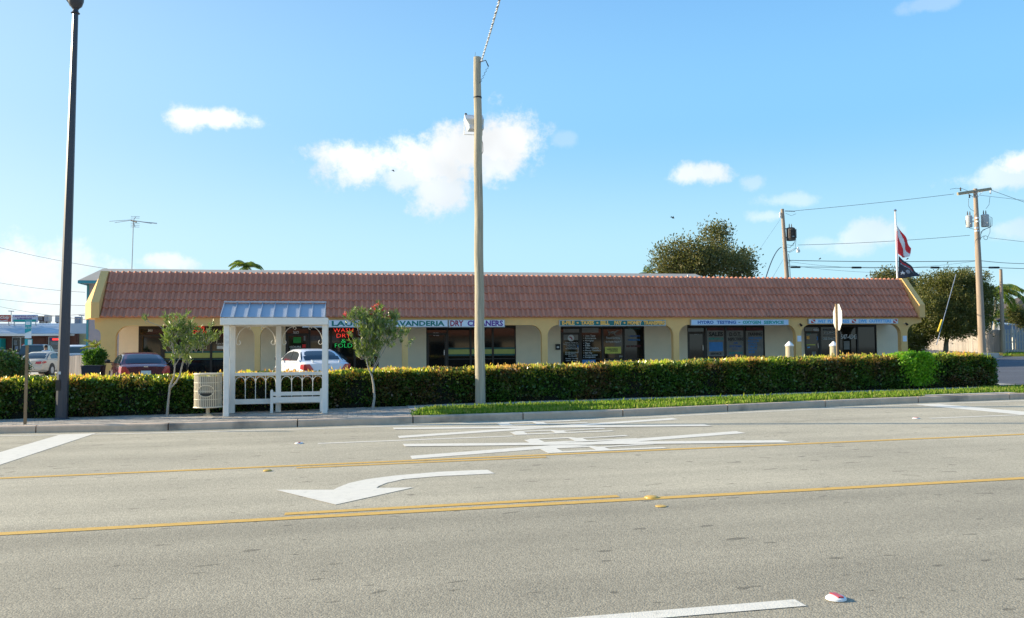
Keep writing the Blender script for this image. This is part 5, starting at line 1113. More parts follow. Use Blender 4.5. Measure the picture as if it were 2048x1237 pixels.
q = on_y(495, 690, 64); c = on_y(494, 536, 64); palm('small palm crown showing above the roof left of centre', (q.x, 64, lot(q.x, 64)), c, 13, 1.5, 81, 2.0, 0.3, 0.1)
q = on_y(1290, 690, 64); c = on_y(1294, 548, 64); palm('fan of palm fronds low beside the big tree', (q.x, 64, lot(q.x, 64)), c, 9, 1.0, 101, 1.2, 0.3, 0.1)
q = on_y(190, 715, 44); c = on_y(192, 694, 44); palm('slender young palm in front of the blue-grey wall', (q.x, 44, lot(q.x, 44)), c, 7, 0.75, 121, 1.0, 0.25, 0.03)

# ------------------------------------------------------------------ poles, wires at right
def wire(name, label, ends, rad=0.018, sag=0.0, m='darkwire', group='overhead wires', cat='wire', parts=None):
    a, c = Vector(ends[0]), Vector(ends[1]); n = 16; pts_ = [a.lerp(c, k / n) - Vector((0, 0, sag * 4 * (k / n) * (1 - k / n))) for k in range(n + 1)]
    o = MB().tube(pts_, rad, 5).build(name, m); tag(o, label, cat, group); return o, pts_
def transformer(parent, x, y, z, r_, h, m):
    tr_ = thing('x', 'x', 'x'); bpy.data.objects.remove(tr_)
    c = MB().lathe([(r_ * 0.92, 0), (r_, 0.03), (r_, h * 0.9), (r_ * 1.04, h * 0.9), (r_ * 1.04, h * 0.94), (r_ * 0.7, h)], (x, y, z), 18).build('transformer', m, parent, True)
    for dx in (-0.1, 0.08): MB().lathe([(0.03, 0), (0.045, 0.04), (0.025, 0.08), (0.04, 0.12), (0.015, 0.28)], (x + dx, y, z + h), 8).build('bushing', 'darkcan', c)
    MB().box((x - r_ * 0.3, y - r_ - 0.04, z + h * 0.25), (x + r_ * 0.3, y - r_ * 0.9, z + h * 0.32)).build('bracket', 'steel', c)
    return c
Y1 = 56.0; a0, a1_ = on_y(1574, 556, Y1), on_y(1564.5, 418.5, Y1); gz_ = lot(a0.x, Y1)
slope = (a1_.x - a0.x) / (a1_.z - a0.z); xb = a0.x - slope * (a0.z - gz_)
t = thing('utility_pole', 'brown utility pole behind the roof with one rusty transformer', 'utility pole', (xb, Y1, gz_)); Hh = a1_.z - gz_
MB().tube([(0, 0, 0), (slope * Hh * .5, 0, Hh * .5), (slope * Hh, 0, Hh)], [0.20, 0.165, 0.115], 12).build('pole', 'polewood2', t, True)
loc = lambda px, py, Y, b_: on_y(px, py, Y) - Vector((b_[0], b_[1], b_[2])); bb = (xb, Y1, gz_)
c_ = loc(1581, 482, Y1, bb); tr = transformer(t, c_.x, -0.05, c_.z, 0.30, 0.95, 'darkcan')
for k in range(8): MB().box((c_.x - 0.32 + k * 0.08, -0.40, c_.z + 0.15), (c_.x - 0.30 + k * 0.08, -0.30, c_.z + 0.8)).build('cooling_fin', 'darkcan', tr)
for py in (458, 476): p = loc(1570, py, Y1, bb); MB().box((p.x - 0.05, -0.05, p.z - 0.03), (c_.x, 0.03, p.z + 0.03)).build('bracket', 'darkcan', t)
p = loc(1570, 422.5, Y1, bb); MB().tube([(p.x, 0, p.z), (loc(1590, 422, Y1, bb).x, 0, p.z + 0.0)], 0.03, 6).build('insulator', 'darkcan', t)
p = loc(1560, 436, Y1, bb); MB().lathe([(0.05, 0), (0.06, 0.1), (0.04, 0.2), (0.06, 0.3), (0.03, 0.4)], (p.x, 0, p.z), 8).build('cutout', 'capwhite', t)
p0, p1, p2 = loc(1572, 503, Y1, bb), loc(1586, 499, Y1, bb), loc(1594, 497, Y1, bb); MB().tube([p0, loc(1578, 504, Y1, bb), p1, p2], 0.025, 6).build('lamp_arm', 'capwhite', t)
p = loc(1596.5, 505, Y1, bb); MB().lathe([(0.02, -0.02), (0.13, 0.0), (0.135, 0.18), (0.06, 0.22), (0.05, 0.36)], (p.x, 0, p.z), 12).build('lamp_head', 'capwhite', t, True)
for i, (pth, r_) in enumerate([([(1589, 466), (1591, 480), (1586, 492), (1574, 490)], .016), ([(1588, 486), (1580, 496), (1572, 494)], .016), ([(1577, 508), (1579, 525), (1580.5, 556)], .022), ([(1575, 540), (1577, 524), (1582, 521)], .016), ([(1571, 427), (1583, 432), (1592, 428)], .010), ([(1590, 470), (1592, 480), (1590, 500), (1578, 506)], .012)]): MB().tube([loc(a, c, Y1 - 0.2, bb) for a, c in pth], r_, 5).build('drop_cable', 'darkwire', t)
for k, py in enumerate((458, 476, 490, 504, 519, 531)): p = loc(1562.5 + (py - 418) * 0.066, py, Y1, bb); MB().tube([(p.x - 0.08, 0, p.z), (p.x + 0.1, 0, p.z)], 0.015, 5).build('climbing_step', 'steel', t)

Y2 = 50.0; a0, a1_ = on_y(1965, 712, Y2), on_y(1950.5, 378, Y2); gz_ = lot(a0.x, Y2); slope = (a1_.x - a0.x) / (a1_.z - a0.z); xb = a0.x; bb = (xb, Y2, gz_); Hh = a1_.z - gz_
t = thing('utility_pole', 'tall pale utility pole with a crossarm and two transformers at right', 'utility pole', (xb, Y2, gz_))
MB().tube([(0, 0, -0.1), (slope * Hh * .5, 0, Hh * .5), (slope * Hh, 0, Hh)], [0.24, 0.20, 0.125], 14).build('pole', 'polewood2', t, True)
ca, cb = loc(1915, 387.5, Y2 - 0.5, bb), loc(1981, 377.5, Y2 + 0.6, bb)
MB().bar(ca, cb, 0.11, 0.14).build('crossarm', 'piling', t); MB().bar(ca + Vector((0.3, 0.35, 0.02)), cb + Vector((0.35, 0.35, 0.02)), 0.11, 0.14).build('crossarm', 'piling', t)
for (p_a, p_b) in (((1936, 388), (1949, 396)), ((1965, 384), (1955, 395)), ((1957, 384), (1950, 396))): MB().bar(loc(*p_a, Y2 - 0.3, bb), loc(*p_b, Y2 - 0.2, bb), 0.05, 0.02).build('brace', 'capwhite', t)
for px_, Yo, h_, m in ((1938.5, -0.35, 0.80, 'greycan'), (1970.5, -0.1, 0.84, 'greycan')):
    p = loc(px_, 455 if px_ < 1950 else 454, Y2 + Yo, bb); transformer(t, p.x, Yo, p.z, 0.20 if px_ < 1950 else 0.25, h_, m)
for px_, py in ((1944, 436), (1945, 443), (1956, 436), (1957, 443), (1954, 456), (1955, 462)): p = loc(px_, py, Y2 - 0.3, bb); MB().box((p.x - 0.10, -0.32, p.z - 0.05), (p.x + 0.10, -0.16, p.z + 0.05)).build('mounting_bracket', 'capwhite', t)
for px_, py in ((1939, 393), (1981, 385), (1921, 379)): p = loc(px_, py, Y2 - 0.4, bb); MB().lathe([(0.03, 0), (0.06, 0.06), (0.03, 0.1), (0.06, 0.16), (0.02, 0.25)], (p.x, p.y, p.z - 0.12), 8).build('insulator', 'darkcan' if px_ < 1980 else 'capwhite', t)
for pth, r_ in [([(1937, 398), (1937, 412), (1941, 419), (1949, 423)], .012), ([(1980, 394), (1978, 410), (1972, 418)], .012), ([(1931, 441), (1932, 450), (1940, 457), (1949, 459)], .014), ([(1979, 434), (1984, 436), (1984, 452), (1972, 458), (1962, 464), (1961, 480)], .018), ([(1980, 437), (1981, 455), (1966, 460), (1961, 470)], .016), ([(1960, 478), (1966, 473), (1972, 472)], .014), ([(1976, 474), (1980, 465), (1980, 440)], .012), ([(1900, 379), (1912, 377), (1925, 378), (1935, 382)], .012)]: MB().tube([loc(a, c, Y2 - 0.3, bb) for a, c in pth], r_, 5).build('jumper_wire', 'darkwire', t)
p = loc(1971.5, 476, Y2 - 0.3, bb); MB().tube([(p.x + 0.16 * math.cos(a), p.y, p.z + 0.13 * math.sin(a)) for a in np.linspace(0, 6.3, 14)], .014, 5).build('wire_coil', 'darkwire', t)
Y3 = 52.0; a0, a1_ = on_y(2006, 704, Y3), on_y(2001.5, 539, Y3); gz_ = lot(a0.x, Y3)
t = tag(MB().tube([(a0.x, Y3, gz_ - 0.1), ((a0.x + a1_.x) / 2, Y3, (gz_ + a1_.z) / 2), (a1_.x, Y3, a1_.z)], [0.155, 0.13, 0.10], 12).build('utility_pole', 'polewood2', None, True), 'short bare brown pole standing by the fence at far right', 'utility pole')
# guy wire with yellow guard
g0, g1, g2 = on_y(1876, 664, 47), on_y(1884, 640, 47.2), on_y(1912, 549, 48.5)
t = thing('guy_wire', 'slanting guy wire with a yellow plastic guard in front of the dark tree', 'wire', g0); MB().tube([on_y(1873, 690, 46.6) - g0, g2 - g0], 0.022, 5).build('wire', 'steel', t); MB().tube([Vector((0, 0, 0)), g1 - g0], 0.06, 7).build('guard', 'guardyellow', t)
# wires
def pxw(name, label, A, C, Ya, Yc, r_=0.016, sag=0.0): return wire(name, label, (on_y(*A, Ya), on_y(*C, Yc)), r_, sag)
pxw('overhead_wire', 'topmost wire joining the two transformer poles', (1590, 422), (1908, 388.5), Y1, Y2, .014, .05)
pxw('overhead_wire', 'second wire between the transformer poles crossing behind the red flag', (1596, 490.5), (1940, 471), Y1, Y2, .014, .1)
pxw('overhead_wire', 'wire leaving the crossarm downward to the right edge', (1983, 381), (2090, 420), Y2, Y2, .014)
pxw('overhead_wire', 'thin wire from behind the crossarm to the right edge', (1960, 391), (2090, 406), Y2 + 1, Y2 + 1, .011)
pxw('overhead_wire', 'wire from the coil on the tall pole to the right edge', (1978, 476), (2090, 489), Y2, Y2, .012)
pxw('overhead_wire', 'thick upper telephone line crossing low behind the flags', (1575, 521), (1962, 522), Y1, Y2 + .5, .022, .08); pxw('overhead_wire', 'upper telephone line from the tall pole to the right edge', (1962, 522), (2090, 527), Y2 + .5, 60, .020, .1)
o, pl_ = pxw('overhead_wire', 'lower telephone line carrying black splice boxes', (1575, 534), (1962, 535), Y1, Y2 + .3, .020, .03); pxw('overhead_wire', 'lower telephone line from the tall pole to the right edge', (1962, 535), (2090, 539), Y2 + .3, 60, .022)
for i, (px_, w_) in enumerate(((1591, 10), (1713, 10), (1870, 9), (1988, 11))):
    Yw = Y1 + (Y2 - Y1) * (px_ - 1575) / 387 if px_ < 1962 else Y2 + 2; p = on_y(px_ - w_, 534.8 + (0.8 if px_ > 1700 else 0), Yw); q = on_y(px_ + w_, 534.8 + (0.8 if px_ > 1700 else 0), Yw)
    tag(MB().tube([p, p.lerp(q, 0.05), p.lerp(q, 0.95), q], [0.03, 0.07, 0.07, 0.03], 8).build('splice_box', 'black'), ['black splice box on the wire right of the rusty transformer pole', 'black splice box on the wire midway between pole and flagpole', 'black splice box on the wire just left of the tall pole', 'black splice box on the wire between the tall and the short pole'][i], 'splice box', 'black splice boxes on the telephone line')
pxw('overhead_wire', 'thin slack wire dipping below the telephone lines', (1580, 524), (1962, 521), Y1, Y2, .009, .5); pxw('overhead_wire', 'thin wire descending from the brown pole towards the flagpole', (1580, 531), (1850, 546), Y1, 54, .009, .2)
pxw('overhead_wire', 'thick service cable dropping from the brown pole to the roof', (1563, 495), (1532, 555), Y1, 44, .03, -.35); pxw('overhead_wire', 'very thin guy line slanting left from the brown pole', (1560, 440), (1505, 520), Y1, 50, .006)
pxw('overhead_wire', 'faint wire slanting from the brown pole down to the roof', (1566, 520), (1545, 556), Y1, 44, .008)
for i, (A, C) in enumerate([((-60, 590), (180, 612)), ((-60, 480), (215, 538)), ((-60, 555), (170, 585)), ((-60, 632), (175, 628)), ((-60, 600), (175, 640))]):
    pxw('overhead_wire', ['wire sagging across the sky left of the arcade, second from below', 'highest thin wire at the left edge', 'thin wire across the sky at left, second from above', 'nearly level wire just above the food shop signs', 'wire crossing downward behind the lamp post above the food shop'][i], A, C, 66, 58, .013, .15)
# birds
def bird(px, py, Y, label, s=1.0, perched=False):
    p = on_y(px, py, Y); b = MB()
    if perched: b.tube([(-0.1, 0, 0.0), (-0.02, 0, 0.05), (0.05, 0, 0.10), (0.10, 0, 0.10)], [0.01, 0.045, 0.035, 0.008], 6)
    else:
        b.tube([(-0.14, 0, 0), (0.0, 0, 0), (0.12, 0, 0.02)], [0.01, 0.035, 0.01], 6)
        b.add([(0.04, 0, 0.01), (-0.06, 0, 0.01), (-0.14, -0.28, 0.16), (-0.02, -0.16, 0.10)], [(0, 1, 2, 3)]).add([(0.04, 0, 0.01), (-0.06, 0, 0.01), (-0.20, 0.20, 0.24), (-0.0, 0.14, 0.14)], [(0, 1, 2, 3)]).add([(0.04, 0, 0.01), (-0.06, 0, 0.01), (-0.34, 0.0, 0.10), (-0.12, 0.0, 0.12)], [(0, 1, 2, 3)])
    b.v = [(x * s, y * s, z * s) for x, y, z in b.v]; o = b.build('bird', 'bird'); o.location = p; tag(o, label, 'bird')
bird(788, 343, 60, 'tiny dark bird flying in front of the large cloud', 0.6); bird(1347, 437, 45, 'small dark bird flying above the large tree', 0.65)
bird(1640, 519.5, 54.6, 'small bird perched on the upper telephone line near the brown pole', 1, True); bird(1815, 519.8, 52, 'small bird perched on the telephone line beside the red flag', 1, True); bird(1733, 553.5, 41, 'small bird perched on the tiled roof left of the flagpole', 0.7, True)

# ------------------------------------------------------------------ fences
def board_fence(label, pts_, h, pitch, w, name='wooden_fence', two=True, m='fencewood'):
    root = thing(name, label, 'fence'); 
    for (x0_, y0_), (x1_, y1_) in zip(pts_[:-1], pts_[1:]):
        L_ = math.hypot(x1_ - x0_, y1_ - y0_); d = Vector(((x1_ - x0_) / L_, (y1_ - y0_) / L_, 0)); nn = Vector((d.y, -d.x, 0)); k = 0
        n = int(L_ / pitch)
        for k in range(n):
            s_ = (k + 0.5) * pitch; side = (0.03 if (k % 2 == 0 or not two) else -0.12); c = Vector((x0_, y0_, 0)) + d * s_ + nn * side; g0_ = lot(c.x, c.y) + 0.04; hh = h + rnd.uniform(-.02, .02)
            b = MB(); hw = w / 2 * rnd.uniform(.95, 1.03); pr = [(-hw, 0), (hw, 0), (hw, hh - 0.05), (hw - 0.03, hh), (-hw + 0.03, hh), (-hw, hh - 0.05)]; vs = []
            for t_ in (0, 0.018): vs += [tuple(c + d * a + nn * t_ + Vector((0, 0, g0_ + z))) for a, z in pr]
            b.add(vs, [(5, 4, 3, 2, 1, 0), (6, 7, 8, 9, 10, 11)] + [(i, (i + 1) % 6, (i + 1) % 6 + 6, i + 6) for i in range(6)]); b.build('board', m, root)
        for z in (0.3, h * 0.5, h - 0.3):
            a = Vector((x0_, y0_, lot(x0_, y0_) + z)); c = Vector((x1_, y1_, lot(x1_, y1_) + z)); MB().bar(a, c, 0.04, 0.09).build('rail', m, root)
        for k in range(int(L_ / 2.4) + 1):
            c = Vector((x0_, y0_, 0)) + d * min(k * 2.4, L_) - nn * 0.02; MB().box((c.x - 0.045, c.y - 0.045, lot(c.x, c.y)), (c.x + 0.045, c.y + 0.045, lot(c.x, c.y) + h)).build('fence_post', m, root)
    return root
fx = [on_y(1852, 690, 74), on_y(2003, 690, 54.3), on_y(2120, 690, 54.0)]
board_fence('weathered grey shadow-box fence behind the poles at right', [(p.x, p.y) for p in fx], 1.78, 0.115, 0.14)
fl = [on_y(118, 720, 47), on_y(182, 720, 46)]
board_fence('weathered board fence behind the lamp post at left', [(p.x, p.y) for p in fl], 1.15, 0.15, 0.14, two=False)
# right-hand ground details
p = hit(1985, 712, 0.13); a, c = hit(2026, 713.5, 0.13), hit(2100, 713.5, 0.13)
structure(MB().add([(a.x, a.y, a.z), (c.x, a.y, c.z), (c.x, a.y + 0.15, c.z), (a.x, a.y + 0.15, a.z)] + [(a.x, a.y, a.z + 0.16), (c.x, a.y, c.z + 0.16), (c.x, a.y + 0.15, c.z + 0.16), (a.x, a.y + 0.15, a.z + 0.16)], [(4, 5, 6, 7), (0, 1, 5, 4), (1, 2, 6, 5), (3, 0, 4, 7)]).build('yellow_kerb', 'yellowkerb'))
b = MB(); yv = a.y
for x in (32, 38, 44, 50, 56, 62, 70): b.v += [(x, yv + 0.2, lot(x, yv) + 0.03), (x, 54.5 if x > 40 else 56, lot(x, 55) + 0.04)]
for i in range(6): b.f.append((2 * i, 2 * i + 2, 2 * i + 3, 2 * i + 1))
structure(b.build('grass_strip', 'soil')); N = 16000; X = g_.uniform(34, 62, N); Yg = yv + 0.3 + (54 - yv) * g_.uniform(0, 1, N)
stuff(leaves('grass', np.stack([X, Yg, np.array([lot(x, y) + 0.03 for x, y in zip(X, Yg)])], 1), np.tile([0, 0, 1.0], (N, 1)), 0.16, 0.03, 'grass', None, 0.5, 45, 0.4))
q = on_y(1968, 706, 47.5); z_ = lot(q.x, 47.5)
t = thing('concrete_ramp', 'low tan concrete block at the foot of the tall pole', 'ramp', (q.x, 47.5, z_)); MB().prism([(-1.1, -0.1), (1.0, -0.1), (1.0, 0.25), (0.85, 0.32), (-1.1, 0.30)], -0.4, 0.4).build('block', 'slab', t); MB().box((0.78, -0.42, 0.16), (1.02, -0.402, 0.33)).build('painted_end', 'orange', t)
# house at far right
hx = on_y(2008, 655, 72); t = thing('house', 'low house with a brown shingle roof behind the fence at far right', 'house', (hx.x, 72, lot(hx.x, 72)))
e1 = on_y(1998, 641, 72) - Vector((hx.x, 72, lot(hx.x, 72))); r1 = on_y(2062, 590, 76) - Vector((hx.x, 72, lot(hx.x, 72)))
MB().box((e1.x + 1.0, 0.6, 0), (e1.x + 14, 9, e1.z - 0.1)).build('wall', 'bluewall', t)
MB().add([(e1.x, 0, e1.z), (e1.x + 16, 0, e1.z), (e1.x + 16, 9.5, e1.z), (e1.x, 9.5, e1.z), (r1.x, 4.7, r1.z), (r1.x + 8, 4.7, r1.z)], [(0, 1, 5, 4), (1, 2, 5), (2, 3, 4, 5), (3, 0, 4), (0, 3, 2, 1)]).build('roof', 'darkroof', t)
hx = on_y(1985, 655, 68); t = thing('carport', 'pale flat metal carport roof in front of the brown roofed house', 'carport', (hx.x, 68, lot(hx.x, 68))); z_ = on_y(1985, 648.5, 68).z - lot(hx.x, 68); xa_, xb_ = on_y(1967, 650, 68).x - hx.x, on_y(2032, 650, 68).x - hx.x
MB().add([(xa_, 0, z_), (xb_, 0, z_), (xb_, 5, z_ + 0.55), (xa_, 5, z_ + 0.55), (xa_, 0, z_ - 0.09), (xb_, 0, z_ - 0.09), (xb_, 5, z_ + 0.45), (xa_, 5, z_ + 0.45)], [(0, 1, 2, 3), (7, 6, 5, 4), (0, 4, 5, 1), (1, 5, 6, 2), (3, 2, 6, 7), (0, 3, 7, 4)]).build('roof', 'metalwhite', t)
for x in (xa_ + 0.2, xa_ + 1.6, xb_ - 0.2): MB().box((x - 0.04, 0.2, 0), (x + 0.04, 0.28, z_ - 0.05)).build('post', 'whitepaint', t)

# ------------------------------------------------------------------ food shop at far left
Ys = 74.0; zg = lot(-25, Ys); t = thing('food_shop', 'low red brick food shop with a pale ribbed metal roof at far left', 'building')
def sx_(px, Y=Ys): return on_y(px, 690, Y).x
def sz_(py, px=60, Y=Ys): return on_y(px, py, Y).z
MB().box((sx_(-120), Ys + 1.2, zg - 0.3), (sx_(146), Ys + 10, sz_(650))).build('wall', 'brick', t); MB().box((sx_(146) + 0.01, Ys + 1.6, zg - 0.3), (sx_(182), Ys + 10, sz_(660))).build('wall', 'yellowwall', t)
x0_, x1_ = sx_(-120), sx_(140); zE_, zR_ = sz_(668), sz_(646); n = 7
for k in range(n):
    f0_, f1_ = k / n, (k + 1) / n; b = MB(); b.add([(x0_, Ys + 1.5 * f0_ - 0.02, zE_ + (zR_ - zE_) * f0_ + 0.03), (x1_, Ys + 1.5 * f0_ - 0.02, zE_ + (zR_ - zE_) * f0_ + 0.03), (x1_ , Ys + 1.5 * f1_, zE_ + (zR_ - zE_) * f1_), (x0_, Ys + 1.5 * f1_, zE_ + (zR_ - zE_) * f1_), (x0_, Ys + 1.5 * f0_ , zE_ + (zR_ - zE_) * f0_ - 0.01), (x1_, Ys + 1.5 * f0_, zE_ + (zR_ - zE_) * f0_ - 0.01)], [(0, 1, 2, 3), (4, 5, 1, 0)]); b.build('roof_course', 'metalwhite', t)
MB().box((x1_ + 0.02, Ys, zE_), (sx_(182), Ys + 0.4, zR_ - 0.05)).build('parapet', 'metalroof', t)
MB().box((x0_, Ys - 0.02, zE_ - 0.16), (x1_, Ys + 1.19, zE_ - 0.02)).build('eave', 'whitepaint', t)
def spanel(a, b_, c, d, m, name, dy=0.0): return MB().box((sx_(a), Ys + 1.14 + dy, sz_(d)), (sx_(c), Ys + 1.19 + dy, sz_(b_))).build(name, m, t)
fr = spanel(13, 673, 47.5, 707, 'steel', 'door_frame')
for a, c in ((14.8, 29), (31.5, 45.5)): spanel(a, 675, c, 705, 'glass', 'door', -0.02)
for a, b_, c, d, m in ((17, 680, 24, 690, 'sheetgrey'), (33, 693, 44, 701, 'sheetblue'), (33, 688, 44, 692, 'red'), (20, 692, 26, 700, 'bluewall'), (35, 702, 41, 704.5, 'whiteletter')): spanel(a, b_, c, d, m, 'poster', -0.06)
spanel(86.5, 673.5, 116, 702, 'steel', 'window_frame'); spanel(88, 675, 114.5, 700, 'carglass', 'window', -0.02); spanel(90, 675.5, 112, 682, 'purple', 'banner', -0.05); spanel(95.5, 677.2, 109, 680.8, 'neonred', 'neon_panel', -0.08); spanel(93, 684.5, 113, 690, 'sheetgrey', 'poster', -0.05)
for a in (-6, 48, 82, 128, 140): spanel(a, 670, a + 3.2, 708, 'brick', 'pilaster', -0.06)
spanel(63, 676, 80, 686, 'brick', 'panel', -0.03)
tt = MB().box((sx_(-14), Ys - 0.3, zg), (sx_(3.5), Ys + 0.8, sz_(677))).build('ice_chest', 'seagreen'); tag(tt, 'teal ice chest outside the food shop at the left edge', 'ice chest')
# roof signs and plant
def roofsign(name, a, b_, c, d, m, label):
    Yr = Ys + 1.0; p, q = on_y(a, d, Yr), on_y(c, b_, Yr); r_ = thing(name, label, 'sign', (p.x, Yr, p.z)); MB().box((0, 0, 0), (q.x - p.x, 0.25, q.z - p.z)).build('sign_face', m, r_)
    for x in (0.1, q.x - p.x - 0.15): MB().box((x, 0.08, -0.6), (x + 0.06, 0.16, -0.001)).build('leg', 'steel', r_)
    def tx(s, x0, y0, x1, y1, mm, **k):
        u, v_ = on_y(x0, y1, Yr), on_y(x1, y0, Yr); return text(s, u.x - p.x, v_.x - p.x, u.z - p.z, v_.z - p.z, -0.01, mm, r_, **k)
    return r_, tx, p
r_, tx, p_ = roofsign('red_sign', -26, 630.2, 20, 644, 'redsign', 'red advertising sign with white script on the food shop roof'); tx("Coca-Cola", -22, 632, 17.5, 638, 'whiteletter', shear=0.35, bold=0.02)
b = MB(); pts_ = [on_y(a, c, Ys + 1.0) - p_ for a, c in ((-20, 641.5), (-8, 639.6), (4, 642), (16, 639.8), (16, 641), (4, 643.4), (-8, 641.3), (-20, 642.6))]; MB().prism([(q.x, q.z) for q in pts_], -0.02, -0.005).build('swoosh', 'whiteletter', r_)
r_, tx, p_ = roofsign('shop_sign', 24, 630, 74, 645, 'palesign', 'pale shop sign reading LANTANA FOOD & BEVERAGE on the roof'); tx("LANTANA FOOD", 27, 631.5, 71, 634.8, 'purple', bold=0.02); tx("& BEVERAGE", 34, 636, 64, 639, 'purple', bold=0.02)
MB().box((0.1, -0.02, 0.05), (on_y(72, 644, Ys + 1).x - p_.x, -0.005, 0.22)).build('green_stripe', 'seagreen', r_)
def unit(name, a, b_, c, d, m, label, cat='roof unit', Y=Ys + 4):
    p, q = on_y(a, d, Y), on_y(c, b_, Y); o = thing(name, label, cat, (p.x, Y, p.z), 0, None); w, h = q.x - p.x, q.z - p.z
    MB().box((0, 0, 0), (w, 0.9, h)).build('casing', m, o)
    for k in range(4): MB().box((w * 0.08, -0.015, h * (0.15 + 0.18 * k)), (w * 0.92, -0.002, h * (0.22 + 0.18 * k))).build('louvre', 'steel', o)
    for x in (0.05, w - 0.12): MB().box((x, 0.1, -0.9), (x + 0.07, 0.8, -0.001)).build('leg', 'steel', o)
unit('air_conditioner', 76, 632.5, 86, 642, 'darkcan', 'dark roof-top air conditioner right of the food shop sign'); unit('air_conditioner', 88, 630.5, 97, 643, 'greycan', 'grey and red-edged air conditioner next to the dark one'); unit('air_conditioner', 110, 631, 118, 645, 'greycan', 'grey roof unit just left of the lamp post'); unit('air_conditioner', 149, 634, 159, 647, 'bluewall', 'blue-grey box on the roof right of the lamp post')
for i, (px_, py) in enumerate(((22, 622.5), (163, 631), (141, 634))):
    p, q = on_y(px_, 646, Ys + 3), on_y(px_, py, Ys + 3); o = thing('roof_mast', ['thin mast with small crossbar above the food shop signs', 'thin T-shaped mast between the roof box and the arcade', 'short thin pipe left of the roof box'][i], 'mast', (p.x, Ys + 3, p.z - 0.8)); MB().tube([(0, 0, 0), (0, 0, q.z - p.z + 0.8)], 0.03, 5).build('mast', 'steel', o)
    if i < 2: MB().tube([(-0.22, 0, q.z - p.z + 0.8), (0.22, 0, q.z - p.z + 0.78)], 0.035, 5).build('crossbar', 'steel', o)

